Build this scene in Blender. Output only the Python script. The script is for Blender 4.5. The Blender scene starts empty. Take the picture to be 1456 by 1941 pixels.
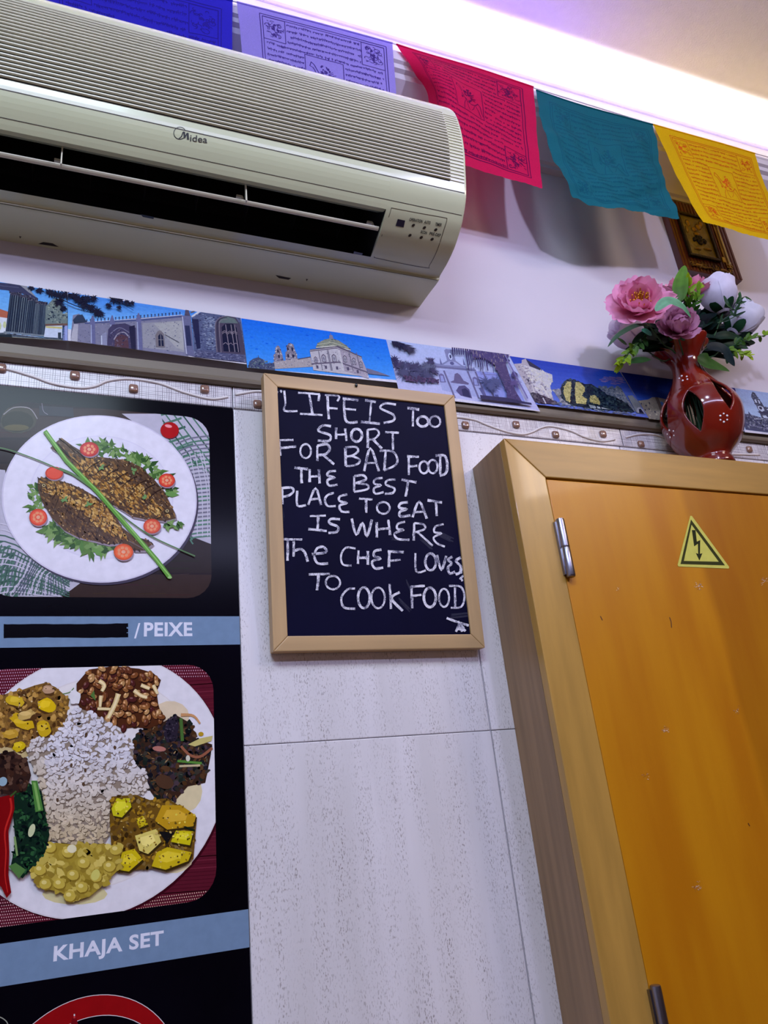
import bpy, bmesh, math, random
import numpy as np
from mathutils import Vector, Matrix
random.seed(7)
sc = bpy.context.scene
C = sc.collection
PI = math.pi
# ------------------------------------------------------------------ camera
ZC = 1.5                       # eye height; the wall is the plane y = 0, camera stands 0.92 m in front of it
D = 0.92
CR = np.array([0.92969924, -0.35400289, -0.10169208])
CU = np.array([-0.04907842, -0.39270196, 0.91835531])
CF = np.array([0.36503511, 0.84880335, 0.38246862])
cam = bpy.data.cameras.new('camera'); co = bpy.data.objects.new('camera', cam); C.objects.link(co)
co.matrix_world = Matrix(((CR[0], CU[0], -CF[0], 0), (CR[1], CU[1], -CF[1], -D), (CR[2], CU[2], -CF[2], ZC), (0, 0, 0, 1)))
cam.sensor_fit = 'VERTICAL'; cam.sensor_height = 36; cam.lens = 1458 * 36 / 1941; cam.clip_start = 0.02
sc.camera = co
# ------------------------------------------------------------------ world, lights, exposure
w = bpy.data.worlds.new('room_air'); sc.world = w; w.use_nodes = True
w.node_tree.nodes['Background'].inputs[0].default_value = (0.8, 0.75, 0.85, 1)
w.node_tree.nodes['Background'].inputs[1].default_value = 0.05
sc.view_settings.view_transform = 'Standard'; sc.view_settings.look = 'None'
sc.view_settings.gamma = 1; sc.view_settings.use_curve_mapping = False
sc.view_settings.exposure = 0.0
def area(name, loc, target, size, power, col, size_y=None):
    l = bpy.data.lights.new(name, 'AREA'); l.energy = power; l.color = col; l.size = size
    if size_y: l.shape = 'RECTANGLE'; l.size_y = size_y
    o = bpy.data.objects.new(name, l); C.objects.link(o); o.location = loc
    o.rotation_euler = (Vector(target) - Vector(loc)).to_track_quat('-Z', 'Y').to_euler()
    return o
def bulb(name, loc, power, col, r):
    l = bpy.data.lights.new(name, 'POINT'); l.energy = power; l.color = col; l.shadow_soft_size = r
    o = bpy.data.objects.new(name, l); C.objects.link(o); o.location = loc; return o
bulb('lamp_bulb', (0.72, -0.80, ZC + 1.02), 10.5, (0.66, 0.66, 1.0), 0.02)
area('ceiling_fill_light', (-0.3, -1.42, 2.93), (-0.1, -0.5, 1.0), 0.8, 38, (0.68, 0.84, 1.0), 0.5)  # added cool fill from overhead, not a real ceiling panel
area('ceiling_fill_light', (1.9, -1.6, 2.93), (1.2, -0.6, 1.2), 0.5, 19, (1.0, 0.83, 0.72), 0.5)  # second added fill, warm, for the right side
area('opposite_cove_light', (0.4, -2.45, 2.80), (0.4, -1.0, 2.2), 3.0, 22, (0.60, 0.62, 1.0), 0.08)
cv = area('cove_strip_light', (0.7, -0.048, ZC + 1.2585), (0.7, -0.048, ZC + 1.455), 3.8, 15, (1.0, 0.95, 1.0), 0.012); cv.rotation_euler = (PI + 0.0, 0, 0); cv.data.spread = math.radians(34)
# ------------------------------------------------------------------ helpers
def lin(c):
    return tuple(((v / 255) / 12.92 if v / 255 <= 0.04045 else (((v / 255) + 0.055) / 1.055) ** 2.4) for v in c)
def ray(px, py): return CF * 1458 + CR * (px - 728) - CU * (py - 970.5)
def WY(px, py, Y=0.0):
    d = ray(px, py); k = (D + Y) / d[1]; return Vector((d[0] * k, Y, d[2] * k + ZC))
def WPL(px, py, p0, n):
    d = Vector(ray(px, py)); c = Vector((0, -D, ZC)); k = (Vector(p0) - c).dot(n) / d.dot(n); return c + d * k
def project(p):
    d = np.array([p[0], p[1] + D, p[2] - ZC]); return (728 + 1458 * (d @ CR) / (d @ CF), 970.5 - 1458 * (d @ CU) / (d @ CF))
MATS = {}
def mat(name, col, rough=0.5, metal=0.0, var=0.0, scale=40.0, stretch=(1, 1, 1), bump=0.0, bscale=None, attr=False, col2=None,
        emit=0.0, sub=0.0, trans=0.0, coat=0.0, spec=0.5, lo=0.35, hi=0.65, detail=4):
    if name in MATS: return MATS[name]
    m = bpy.data.materials.new(name); m.use_nodes = True; nt = m.node_tree; N = nt.nodes; L = nt.links
    b = N['Principled BSDF']; b.inputs['Roughness'].default_value = rough; b.inputs['Metallic'].default_value = metal
    b.inputs['Specular IOR Level'].default_value = spec
    b.inputs['Coat Weight'].default_value = coat; b.inputs['Coat Roughness'].default_value = 0.06
    c = lin(col); tc = N.new('ShaderNodeTexCoord'); mp = N.new('ShaderNodeMapping'); mp.inputs['Scale'].default_value = stretch
    L.new(tc.outputs['Object'], mp.inputs[0])
    nz = N.new('ShaderNodeTexNoise'); nz.inputs['Scale'].default_value = scale; nz.inputs['Detail'].default_value = detail
    L.new(mp.outputs[0], nz.inputs['Vector'])
    ramp = N.new('ShaderNodeMapRange'); ramp.inputs[1].default_value = lo; ramp.inputs[2].default_value = hi
    L.new(nz.outputs['Fac'], ramp.inputs[0])
    mx = N.new('ShaderNodeMix'); mx.data_type = 'RGBA'; L.new(ramp.outputs[0], mx.inputs[0])
    if attr:
        at = N.new('ShaderNodeAttribute'); at.attribute_name = 'Col'
        mu = N.new('ShaderNodeMix'); mu.data_type = 'RGBA'; mu.blend_type = 'MULTIPLY'; mu.inputs[0].default_value = 1
        mu.inputs[7].default_value = (1 - var, 1 - var, 1 - var, 1)
        L.new(at.outputs['Color'], mu.inputs[6]); L.new(at.outputs['Color'], mx.inputs[6]); L.new(mu.outputs[2], mx.inputs[7])
    else:
        mx.inputs[6].default_value = (*c, 1)
        mx.inputs[7].default_value = (*(lin(col2) if col2 else tuple(v * (1 - var) for v in c)), 1)
    L.new(mx.outputs[2], b.inputs['Base Color'])
    if emit: L.new(mx.outputs[2], b.inputs['Emission Color']); b.inputs['Emission Strength'].default_value = emit
    if bump:
        n2 = N.new('ShaderNodeTexNoise'); n2.inputs['Scale'].default_value = bscale or scale; n2.inputs['Detail'].default_value = 5
        L.new(mp.outputs[0], n2.inputs['Vector']); bp = N.new('ShaderNodeBump'); bp.inputs['Strength'].default_value = bump
        bp.inputs['Distance'].default_value = 0.002; L.new(n2.outputs['Fac'], bp.inputs['Height']); L.new(bp.outputs[0], b.inputs['Normal'])
    if trans:
        out = N['Material Output']; tr = N.new('ShaderNodeBsdfTranslucent'); L.new(mx.outputs[2], tr.inputs[0])
        ms = N.new('ShaderNodeMixShader'); ms.inputs[0].default_value = trans
        L.new(b.outputs[0], ms.inputs[1]); L.new(tr.outputs[0], ms.inputs[2]); L.new(ms.outputs[0], out.inputs[0])
    MATS[name] = m; return m
class MB:
    def __init__(s): s.v = []; s.f = []; s.m = []; s.c = []; s.mi = 0; s.col = (1, 1, 1)
    def add(s, vs, fs, cols=None):
        o = len(s.v); s.v += [Vector(p) for p in vs]; s.f += [tuple(i + o for i in f) for f in fs]; s.m += [s.mi] * len(fs)
        s.c += list(cols) if cols else [s.col] * len(vs)
    def box(s, x0, x1, y0, y1, z0, z1, M=None, bev=0.0):
        if bev:
            bm = bmesh.new(); bmesh.ops.create_cube(bm, size=1)
            for v in bm.verts: v.co = Vector(((x0 + x1) / 2 + v.co.x * (x1 - x0), (y0 + y1) / 2 + v.co.y * (y1 - y0), (z0 + z1) / 2 + v.co.z * (z1 - z0)))
            bmesh.ops.bevel(bm, geom=bm.edges[:], offset=bev, segments=2, affect='EDGES', profile=0.6)
            s.frombm(bm, M); return
        vs = [Vector((x, y, z)) for x in (x0, x1) for y in (y0, y1) for z in (z0, z1)]
        if M: vs = [M @ v for v in vs]
        s.add(vs, [(0, 1, 3, 2), (4, 6, 7, 5), (0, 4, 5, 1), (2, 3, 7, 6), (0, 2, 6, 4), (1, 5, 7, 3)])
    def frombm(s, bm, M=None):
        bm.verts.ensure_lookup_table(); bm.verts.index_update()
        s.add([(M @ v.co) if M else v.co.copy() for v in bm.verts], [tuple(v.index for v in f.verts) for f in bm.faces]); bm.free()
    def tube(s, pts, r, n=8, cap=True):
        pts = [Vector(p) for p in pts]; rs = r if isinstance(r, (list, tuple)) else [r] * len(pts)
        vs = []; fs = []; up = None
        for i, p in enumerate(pts):
            t = (pts[min(i + 1, len(pts) - 1)] - pts[max(i - 1, 0)]).normalized()
            if up is None: up = t.orthogonal().normalized()
            up = (up - t * up.dot(t)).normalized(); sd = t.cross(up)
            for k in range(n):
                a = 2 * PI * k / n; vs.append(p + (up * math.cos(a) + sd * math.sin(a)) * rs[i])
        for i in range(len(pts) - 1):
            for k in range(n): fs.append((i * n + k, i * n + (k + 1) % n, (i + 1) * n + (k + 1) % n, (i + 1) * n + k))
        if cap: fs += [tuple(reversed(range(n))), tuple((len(pts) - 1) * n + k for k in range(n))]
        s.add(vs, fs)
    def ball(s, c, r, seg=10, rings=6, M=None):
        c = Vector(c); rr = r if isinstance(r, (list, tuple)) else (r, r, r); vs = []; fs = []
        for i in range(rings + 1):
            th = PI * i / rings
            for k in range(seg):
                a = 2 * PI * k / seg; q = Vector((rr[0] * math.sin(th) * math.cos(a), rr[1] * math.sin(th) * math.sin(a), rr[2] * math.cos(th)))
                vs.append(c + (M @ q if M else q))
        for i in range(rings):
            for k in range(seg): fs.append((i * seg + k, (i + 1) * seg + k, (i + 1) * seg + (k + 1) % seg, i * seg + (k + 1) % seg))
        s.add(vs, fs)
    def extrude_x(s, prof, xs, closed=True, caps=True):
        n = len(prof); vs = [Vector((x, y, z)) for x in xs for (y, z) in prof]; fs = []
        for i in range(len(xs) - 1):
            for k in range(n if closed else n - 1): fs.append((i * n + k, i * n + (k + 1) % n, (i + 1) * n + (k + 1) % n, (i + 1) * n + k))
        if caps and closed: fs += [tuple(range(n)), tuple(reversed([(len(xs) - 1) * n + k for k in range(n)]))]
        s.add(vs, fs)
    def build(s, name, mats, parent=None, loc=None, smooth=False, recalc=True):
        me = bpy.data.meshes.new(name); base = Vector(loc) if loc is not None else Vector((0, 0, 0))
        if parent is not None: base = Vector(parent['base'])
        me.from_pydata([tuple(v - base) for v in s.v], [], s.f)
        for m in (mats if isinstance(mats, list) else [mats]): me.materials.append(m)
        if len(set(s.m)) > 1 or s.mi: me.polygons.foreach_set('material_index', s.m)
        ca = me.color_attributes.new('Col', 'FLOAT_COLOR', 'POINT')
        ca.data.foreach_set('color', np.array([(c[0], c[1], c[2], 1) for c in s.c], dtype=np.float32).ravel())
        if recalc:
            bm = bmesh.new(); bm.from_mesh(me); bmesh.ops.recalc_face_normals(bm, faces=bm.faces); bm.to_mesh(me); bm.free()
        if smooth:
            me.shade_smooth()
            if smooth is not True: me.set_sharp_from_angle(angle=smooth)
        o = bpy.data.objects.new(name, me); C.objects.link(o)
        if parent is not None: o.parent = parent; o['base'] = tuple(base)
        else: o.location = base; o['base'] = tuple(base)
        return o
def tag(o, label, cat, group=None):
    o['label'] = label; o['category'] = cat
    if group: o['group'] = group
    return o
def struct(o): o['kind'] = 'structure'; return o
def empty(name, loc):
    o = bpy.data.objects.new(name, None); C.objects.link(o); o.location = loc; o['base'] = tuple(loc); o.empty_display_size = 0.05; return o
def smoothpts(pts, n=6):
    P = [Vector(p) for p in pts]; out = []
    for i in range(len(P) - 1):
        a = P[max(i - 1, 0)]; b = P[i]; c = P[i + 1]; d = P[min(i + 2, len(P) - 1)]
        for k in range(n):
            t = k / n; out.append(0.5 * ((2 * b) + (c - a) * t + (2 * a - 5 * b + 4 * c - d) * t * t + (3 * b - a - 3 * c + d) * t ** 3))
    out.append(P[-1]); return out
def inside(p, poly):
    x, y = p; r = False; n = len(poly)
    for i in range(n):
        x0, y0 = poly[i]; x1, y1 = poly[i - 1]
        if (y0 > y) != (y1 > y) and x < (x1 - x0) * (y - y0) / (y1 - y0) + x0: r = not r
    return r
def clip(poly, cl):
    ar = sum(cl[i - 1][0] * cl[i][1] - cl[i][0] * cl[i - 1][1] for i in range(len(cl)))
    s = 1 if ar > 0 else -1; out = list(poly)
    for i in range(len(cl)):
        a = cl[i - 1]; b = cl[i]; inp = out; out = []
        f = lambda p: s * ((b[0] - a[0]) * (p[1] - a[1]) - (b[1] - a[1]) * (p[0] - a[0]))
        for j in range(len(inp)):
            p = inp[j - 1]; q = inp[j]; fp = f(p); fq = f(q)
            if (fp >= 0) != (fq >= 0):
                t = fp / (fp - fq); out.append((p[0] + (q[0] - p[0]) * t, p[1] + (q[1] - p[1]) * t))
            if fq >= 0: out.append(q)
        if not out: return []
    return out
class Art:
    """flat printed picture: layered shapes; px() gives surface coordinates, surf() places them on the real surface"""
    def __init__(s, px, surf, cl=None, gain=(1, 1, 1), step=5e-6, h0=2e-5):
        s.px = px; s.surf = surf; s.cl = cl; s.h = h0; s.step = step; s.mb = MB(); s.gain = gain; s.cl2 = None; s.k = 0; s.peak = 0
    def lay(s): s.h = max(s.h, s.peak) + s.step; s.peak = 0; s.k = 0
    def nxt(s): s.k += 1; o = (s.k % 9) * s.step * .6; s.peak = max(s.peak, s.h + o); return o
    def poly(s, pts, col, raw=False, lay=True, dh=None):
        if lay: s.lay()
        if dh is None: dh = 0.0 if lay else s.nxt()
        q = [tuple(p) for p in pts] if raw else [s.px(*p) for p in pts]
        for c in (s.cl, s.cl2):
            if c: q = clip(q, c)
            if len(q) < 3: return
        g = lin(col); g = (g[0] * s.gain[0], g[1] * s.gain[1], g[2] * s.gain[2])
        s.mb.add([s.surf(x, y, s.h + dh) for x, y in q], [tuple(range(len(q)))], [g] * len(q))
    def grad(s, quad, c0, c1, n=8, mid=None):
        """quad TL TR BR BL in pixels, colour runs top to bottom"""
        s.lay()
        for i in range(n):
            t0 = i / n; t1 = (i + 1) / n; t = (i + .5) / n
            L = lambda a, b, t: (a[0] + (b[0] - a[0]) * t, a[1] + (b[1] - a[1]) * t)
            c = tuple(c0[k] + (c1[k] - c0[k]) * t for k in range(3))
            s.poly([L(quad[0], quad[3], t0), L(quad[1], quad[2], t0), L(quad[1], quad[2], t1), L(quad[0], quad[3], t1)], c, lay=False, dh=0.0)
    def ell(s, cx, cy, rx, ry, col, rot=0, n=14, jit=0, lay=True, dh=None):
        c = math.cos(rot); d = math.sin(rot); pts = []
        for k in range(n):
            a = 2 * PI * k / n; j = 1 + random.uniform(-jit, jit); x = rx * math.cos(a) * j; y = ry * math.sin(a) * j
            pts.append((cx + x * c - y * d, cy + x * d + y * c))
        s.poly(pts, col, lay=lay, dh=dh)
    def line(s, pts, w0, col, w1=None, lay=True, rough=0, dh=None):
        if lay: s.lay()
        if dh is None: dh = 0.0 if lay else s.nxt()
        w1 = w0 if w1 is None else w1; n = len(pts)
        L = []; R = []
        for i, p in enumerate(pts):
            a = pts[max(i - 1, 0)]; b = pts[min(i + 1, n - 1)]; dx, dy = b[0] - a[0], b[1] - a[1]; l = math.hypot(dx, dy) or 1
            w = (w0 + (w1 - w0) * i / max(n - 1, 1)) / 2 * (1 + random.uniform(-rough, rough)); L.append((p[0] - dy / l * w, p[1] + dx / l * w)); R.append((p[0] + dy / l * w, p[1] - dx / l * w))
        for i in range(n - 1): s.poly([L[i], L[i + 1], R[i + 1], R[i]], col, lay=False, dh=dh)
    def curve(s, pts, w, col, w1=None, n=5, **k):
        q = [(p.x, p.y) for p in smoothpts([(a, b, 0) for a, b in pts], n)]; s.line(q, w, col, w1, **k)
    def scatter(s, region, count, rad, cols, asp=(0.5, 1), rot=(0, PI), levels=20, n=7, jit=0.25, light=0):
        s.lay(); xs = [p[0] for p in region]; ys = [p[1] for p in region]; h0 = s.h; k = 0; tries = 0
        while k < count and tries < count * 12:
            tries += 1; p = (random.uniform(min(xs), max(xs)), random.uniform(min(ys), max(ys)))
            if not inside(p, region): continue
            k += 1; s.h = h0 + (k % levels + 1) * s.step; c = random.choice(cols); d = random.uniform(-12, 12)
            c = tuple(max(0, min(255, v + d)) for v in c); r = rad * random.uniform(.6, 1.3)
            s.ell(p[0], p[1], r, r * random.uniform(*asp), c, random.uniform(*rot), n, jit, lay=False, dh=0.0)
        s.h = h0 + (levels + 1) * s.step
    def done(s, name, m, parent=None, loc=None):
        return s.mb.build(name, m, parent, loc, recalc=False)
def rrect(x0, x1, z0, z1, r, n=6):
    pts = []
    for cx, cz, a0 in ((x1 - r, z1 - r, 0), (x0 + r, z1 - r, 90), (x0 + r, z0 + r, 180), (x1 - r, z0 + r, 270)):
        for k in range(n + 1): a = math.radians(a0 + 90 * k / n); pts.append((cx + r * math.cos(a), cz + r * math.sin(a)))
    return pts
def text_tris(s, bold=0.0):
    cu = bpy.data.curves.new('lettering', 'FONT'); cu.body = s; cu.offset = bold; cu.space_character = 1.0 + 2.2 * bold; cu.resolution_u = 4
    o = bpy.data.objects.new('lettering', cu); C.objects.link(o); bpy.context.view_layer.update()
    dg = bpy.context.evaluated_depsgraph_get(); me = o.evaluated_get(dg).to_mesh()
    vs = [(v.co.x, v.co.y) for v in me.vertices]; fs = [tuple(p.vertices) for p in me.polygons]
    o.evaluated_get(dg).to_mesh_clear(); bpy.data.objects.remove(o); bpy.data.curves.remove(cu)
    x0 = min(v[0] for v in vs); x1 = max(v[0] for v in vs); y0 = min(v[1] for v in vs); y1 = max(v[1] for v in vs)
    return [((v[0] - x0) / (x1 - x0), (v[1] - y0) / (y1 - y0)) for v in vs], fs
def add_text(mb, s, fn, col, bold=0.0):
    vs, fs = text_tris(s, bold); mb.add([fn(u, v) for u, v in vs], fs, [lin(col)] * len(vs))
# ------------------------------------------------------------------ materials
m_tile = mat('speckled_tile', (226, 220, 224), 0.30, col2=(214, 208, 210), scale=22, stretch=(1, 1, 0.12), bump=0.08, bscale=500)
def specks(m, fac, col, scale, st, lo, hi, slo, shi):
    nt = m.node_tree; N = nt.nodes; L = nt.links; b = N['Principled BSDF']; src = b.inputs['Base Color'].links[0].from_socket
    tc = N.new('ShaderNodeTexCoord'); mp = N.new('ShaderNodeMapping'); mp.inputs['Scale'].default_value = st; L.new(tc.outputs['Object'], mp.inputs[0])
    n = N.new('ShaderNodeTexNoise'); n.inputs['Scale'].default_value = scale; n.inputs['Detail'].default_value = 1.5; L.new(mp.outputs[0], n.inputs['Vector'])
    r = N.new('ShaderNodeMapRange'); r.inputs[1].default_value = lo; r.inputs[2].default_value = hi; L.new(n.outputs['Fac'], r.inputs[0])
    m2 = N.new('ShaderNodeMapping'); m2.inputs['Scale'].default_value = (1, 1, 0.10); L.new(tc.outputs['Object'], m2.inputs[0])
    n2 = N.new('ShaderNodeTexNoise'); n2.inputs['Scale'].default_value = 55; n2.inputs['Detail'].default_value = 3; L.new(m2.outputs[0], n2.inputs['Vector'])
    r2 = N.new('ShaderNodeMapRange'); r2.inputs[1].default_value = slo; r2.inputs[2].default_value = shi; L.new(n2.outputs['Fac'], r2.inputs[0])
    mu = N.new('ShaderNodeMath'); mu.operation = 'MULTIPLY'; L.new(r.outputs[0], mu.inputs[0]); L.new(r2.outputs[0], mu.inputs[1])
    mf = N.new('ShaderNodeMath'); mf.operation = 'MULTIPLY'; mf.inputs[1].default_value = fac; L.new(mu.outputs[0], mf.inputs[0])
    mx = N.new('ShaderNodeMix'); mx.data_type = 'RGBA'; L.new(mf.outputs[0], mx.inputs[0]); L.new(src, mx.inputs[6]); mx.inputs[7].default_value = (*lin(col), 1); L.new(mx.outputs[2], b.inputs['Base Color'])
specks(m_tile, 0.66, (112, 96, 90), 640, (1, 1, 0.42), 0.56, 0.66, 0.38, 0.66)
m_grout = mat('grout', (172, 166, 176), 0.8, var=0.1)
m_paint = mat('wall_paint', (205, 198, 206), 0.55, var=0.03, scale=8, bump=0.12, bscale=160)
m_ceil = mat('ceiling_paint', (196, 190, 188), 0.8, var=0.04, scale=60, bump=0.45, bscale=260)
m_bead = mat('painted_bead', (120, 108, 92), 0.45, var=0.15, scale=25, stretch=(0.2, 1, 1))
m_ac = mat('aged_white_plastic', (196, 198, 164), 0.24, var=0.04, scale=6, coat=0.1)
m_acd = mat('dark_cavity', (8, 7, 18), 0.6, var=0.3, scale=30)
m_slat = mat('slat_plastic', (208, 203, 180), 0.35, var=0.05, scale=20)
m_ink = mat('print_ink', (20, 18, 26), 0.4, var=0.2)
m_print = mat('poster_print', (255, 255, 255), 0.18, attr=True, var=0.08, scale=90, spec=0.07)
m_photo = mat('glossy_photo_print', (255, 255, 255), 0.13, attr=True, var=0.12, scale=260, bump=1.0, bscale=9, spec=0.6)
m_cloth_ink = mat('cloth_print', (255, 255, 255), 0.9, attr=True, var=0.05, spec=0.1)
m_pine = mat('pine_frame', (196, 160, 112), 0.45, var=0.22, scale=26, stretch=(0.12, 1, 1.6))
m_pinev = mat('pine_frame_upright', (196, 160, 112), 0.45, var=0.22, scale=26, stretch=(1.6, 1, 0.12))
m_slate = mat('chalkboard_slate', (12, 11, 42), 0.5, var=0.25, scale=12, spec=0.06)
m_beechf = mat('varnished_beech', (186, 142, 66), 0.33, var=0.22, scale=14, stretch=(3, 3, 0.35), coat=0.2)
m_beechr = mat('varnished_beech_rail', (178, 134, 60), 0.4, var=0.22, scale=14, stretch=(0.35, 3, 3), coat=0.05)
m_beechs = mat('side_beech', (150, 118, 84), 0.4, var=0.25, scale=30, stretch=(3, 3, 0.12))
m_door = mat('amber_door_veneer', (194, 128, 12), 0.36, col2=(180, 110, 6), scale=9, stretch=(2.2, 1, 0.3), coat=0.06, spec=0.35, bump=0.05, bscale=200)
m_gap = mat('shadow_gap', (40, 16, 8), 0.8, var=0.2)
m_steel = mat('brushed_steel', (150, 148, 160), 0.28, 1.0, var=0.15, scale=80, stretch=(1, 1, 0.1))
m_terra = mat('glazed_terracotta', (118, 26, 12), 0.14, var=0.28, scale=16, coat=0.45)
m_dot = mat('white_enamel', (240, 236, 240), 0.25, var=0.04)
m_stem = mat('green_stem', (26, 70, 34), 0.5, var=0.2)
m_leafA = mat('leaf_print', (255, 255, 255), 0.5, attr=True, var=0.22, scale=70, stretch=(1, 1, 1), trans=0.12, spec=0.2)
m_petal = mat('silk_petal', (255, 255, 255), 0.75, attr=True, var=0.10, scale=60, trans=0.30, spec=0.2)
m_mahog = mat('dark_red_wood', (92, 26, 14), 0.38, var=0.45, scale=30, stretch=(4, 1, 0.25), coat=0.3)
m_brass = mat('old_brass', (176, 140, 70), 0.32, 0.9, var=0.35, scale=90, bump=0.3, bscale=200)
m_darkbr = mat('blackened_brass', (60, 46, 26), 0.4, 0.7, var=0.4, scale=120, bump=0.5, bscale=240)
m_gem = mat('glass_cabochon', (150, 112, 96), 0.08, var=0.25, scale=60, coat=0.8)
m_wave = mat('relief_ribbon', (226, 218, 216), 0.25, var=0.05)
# ------------------------------------------------------------------ room shell
def box_obj(name, x0, x1, y0, y1, z0, z1, m, parent=None, bev=0):
    b = MB(); b.box(x0, x1, y0, y1, z0, z1, bev=bev); return b.build(name, m, parent, loc=((x0 + x1) / 2, (y0 + y1) / 2, z0))
XL, XR, YF, ZT = -1.6, 3.0, -2.7, ZC + 1.455
wall = empty('wall_back', (0.7, 0.02, 0)); struct(wall)
b = MB(); b.box(XL, XR, 0.008, 0.12, 0, ZT); b.build('plaster', m_paint, wall)
struct(box_obj('wall_left', XL - 0.1, XL, YF, 0.008, 0, ZT, m_paint)); struct(box_obj('wall_right', XR, XR + 0.1, YF, 0.008, 0, ZT, m_dim := mat('brown_wall_paint', (112, 90, 78), 0.7, var=0.1, scale=6)))
struct(box_obj('wall_front', XL, XR, YF - 0.1, YF, 0, ZT, m_dim))
struct(box_obj('ceiling', XL, XR, YF, 0.008, ZT, ZT + 0.1, m_ceil))
struct(box_obj('floor', XL, XR, YF, 0.008, -0.1, 0, mat('floor_tile', (176, 140, 100), 0.4, var=0.2, scale=6)))
# wall tiles (each its own piece, recessed joints)
TJ = 0.5134; TP = 0.3266; ZJ = ZC + 0.108; ZB = ZC + 0.5595
b = MB(); b.box(XL, XR, 0.003, 0.008, 0.0, ZC + 0.5935); b.build('grout_bed', m_grout, wall)
rows = [(ZJ + 0.0012, ZB - 0.0012), (ZJ - 0.45 + 0.0012, ZJ - 0.0012), (ZJ - 0.9 + 0.0012, ZJ - 0.45 - 0.0012), (ZJ - 1.35 + 0.0012, ZJ - 0.9 - 0.0012)]
tile_me = None
for k in range(-6, 7):
    x0 = TJ + k * TP + 0.001
    for (z0, z1) in rows:
        dx = random.uniform(-.0003, .0003)
        if tile_me is None:
            b = MB(); b.box(x0, x0 + TP - 0.002, 0, 0.006, z0, z1, bev=0.0012); o = b.build('tile', m_tile, wall); tile_me = (o.data, x0, z0)
        else:
            o = bpy.data.objects.new('tile', tile_me[0]); C.objects.link(o); o.parent = wall; o.location = (x0 - tile_me[1], dx, z0 - tile_me[2])
# border tiles with mesh pattern, ribbon relief, glass gems
m_border = bpy.data.materials.new('woven_border_tile'); m_border.use_nodes = True
nt = m_border.node_tree; N = nt.nodes; L = nt.links; bs = N['Principled BSDF']; bs.inputs['Roughness'].default_value = 0.3
tc = N.new('ShaderNodeTexCoord'); prod = None
facs = []
for ax, sc_ in (('X', 340), ('Z', 360)):
    mp = N.new('ShaderNodeMapping'); mp.inputs['Rotation'].default_value = (0, 0, 0); L.new(tc.outputs['Object'], mp.inputs[0])
    wv = N.new('ShaderNodeTexWave'); wv.bands_direction = ax; wv.inputs['Scale'].default_value = sc_ / 3.2 ; wv.inputs['Distortion'].default_value = 1.2
    wv.inputs['Detail'].default_value = 2; wv.inputs['Detail Scale'].default_value = 0.6
    L.new(mp.outputs[0], wv.inputs[0]); nz = N.new('ShaderNodeTexNoise'); nz.inputs['Scale'].default_value = 45; m2 = N.new('ShaderNodeMapping')
    m2.inputs['Scale'].default_value = (8, 1, 0.4) if ax == 'X' else (0.4, 1, 8); L.new(tc.outputs['Object'], m2.inputs[0]); L.new(m2.outputs[0], nz.inputs[0])
    sm = N.new('ShaderNodeMapRange'); sm.inputs[1].default_value = 0.72; sm.inputs[2].default_value = 0.95; L.new(wv.outputs['Fac'], sm.inputs[0])
    nm = N.new('ShaderNodeMapRange'); nm.inputs[1].default_value = 0.35; nm.inputs[2].default_value = 0.6; L.new(nz.outputs['Fac'], nm.inputs[0])
    ml = N.new('ShaderNodeMath'); ml.operation = 'MULTIPLY'; L.new(sm.outputs[0], ml.inputs[0]); L.new(nm.outputs[0], ml.inputs[1]); facs.append(ml)
mxm = N.new('ShaderNodeMath'); mxm.operation = 'MAXIMUM'; L.new(facs[0].outputs[0], mxm.inputs[0]); L.new(facs[1].outputs[0], mxm.inputs[1])
mx = N.new('ShaderNodeMix'); mx.data_type = 'RGBA'; L.new(mxm.outputs[0], mx.inputs[0]); mx.inputs[6].default_value = (*lin((214, 208, 212)), 1); mx.inputs[7].default_value = (*lin((98, 84, 96)), 1)
L.new(mx.outputs[2], bs.inputs['Base Color'])
ZB2 = ZC + 0.5935
gemz = {}
gems_px = [(2, 698), (142, 712), (253, 737), (388, 738), (488, 766), (882, 806), (978, 805), (1053, 824), (1143, 823), (1215, 842), (1420, 852), (640, 778), (745, 785)]
gems = [WY(x, y, -0.002) for x, y in gems_px]
ribbon_px = [[(-60, 697), (0, 697), (60, 713), (100, 727), (150, 735), (180, 732), (205, 722), (245, 718), (300, 726), (350, 744), (400, 756), (432, 752)],
             [(446, 748), (480, 742), (500, 742)],
             [(850, 792), (870, 791), (900, 796), (925, 806), (960, 818), (990, 823), (1008, 819), (1025, 811), (1045, 808), (1080, 816), (1110, 829), (1140, 836), (1165, 833)],
             [(1186, 829), (1215, 823), (1250, 826), (1290, 845), (1340, 862), (1390, 861), (1440, 862)]]
for k in range(-5, 8):
    x0 = 0.1866 + k * 0.331
    t = MB(); t.box(x0 + 0.0008, x0 + 0.3302, -0.001, 0.006, ZB + 0.0008, ZB2 - 0.0004, bev=0.001); bt = t.build('border_tile', m_border, wall)
    for g in gems:
        if x0 < g.x < x0 + 0.331:
            q = MB(); hs = 0.0062
            bm = bmesh.new(); bmesh.ops.create_cube(bm, size=1)
            for v in bm.verts: v.co = Vector((v.co.x * 2 * hs, v.co.y * 0.008, v.co.z * 2 * hs))
            bmesh.ops.bevel(bm, geom=bm.edges[:], offset=0.0034, segments=3, affect='EDGES', profile=0.5)
            q.frombm(bm, Matrix.Translation(g)); q.build('glass_gem', m_gem, bt, smooth=True)
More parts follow.
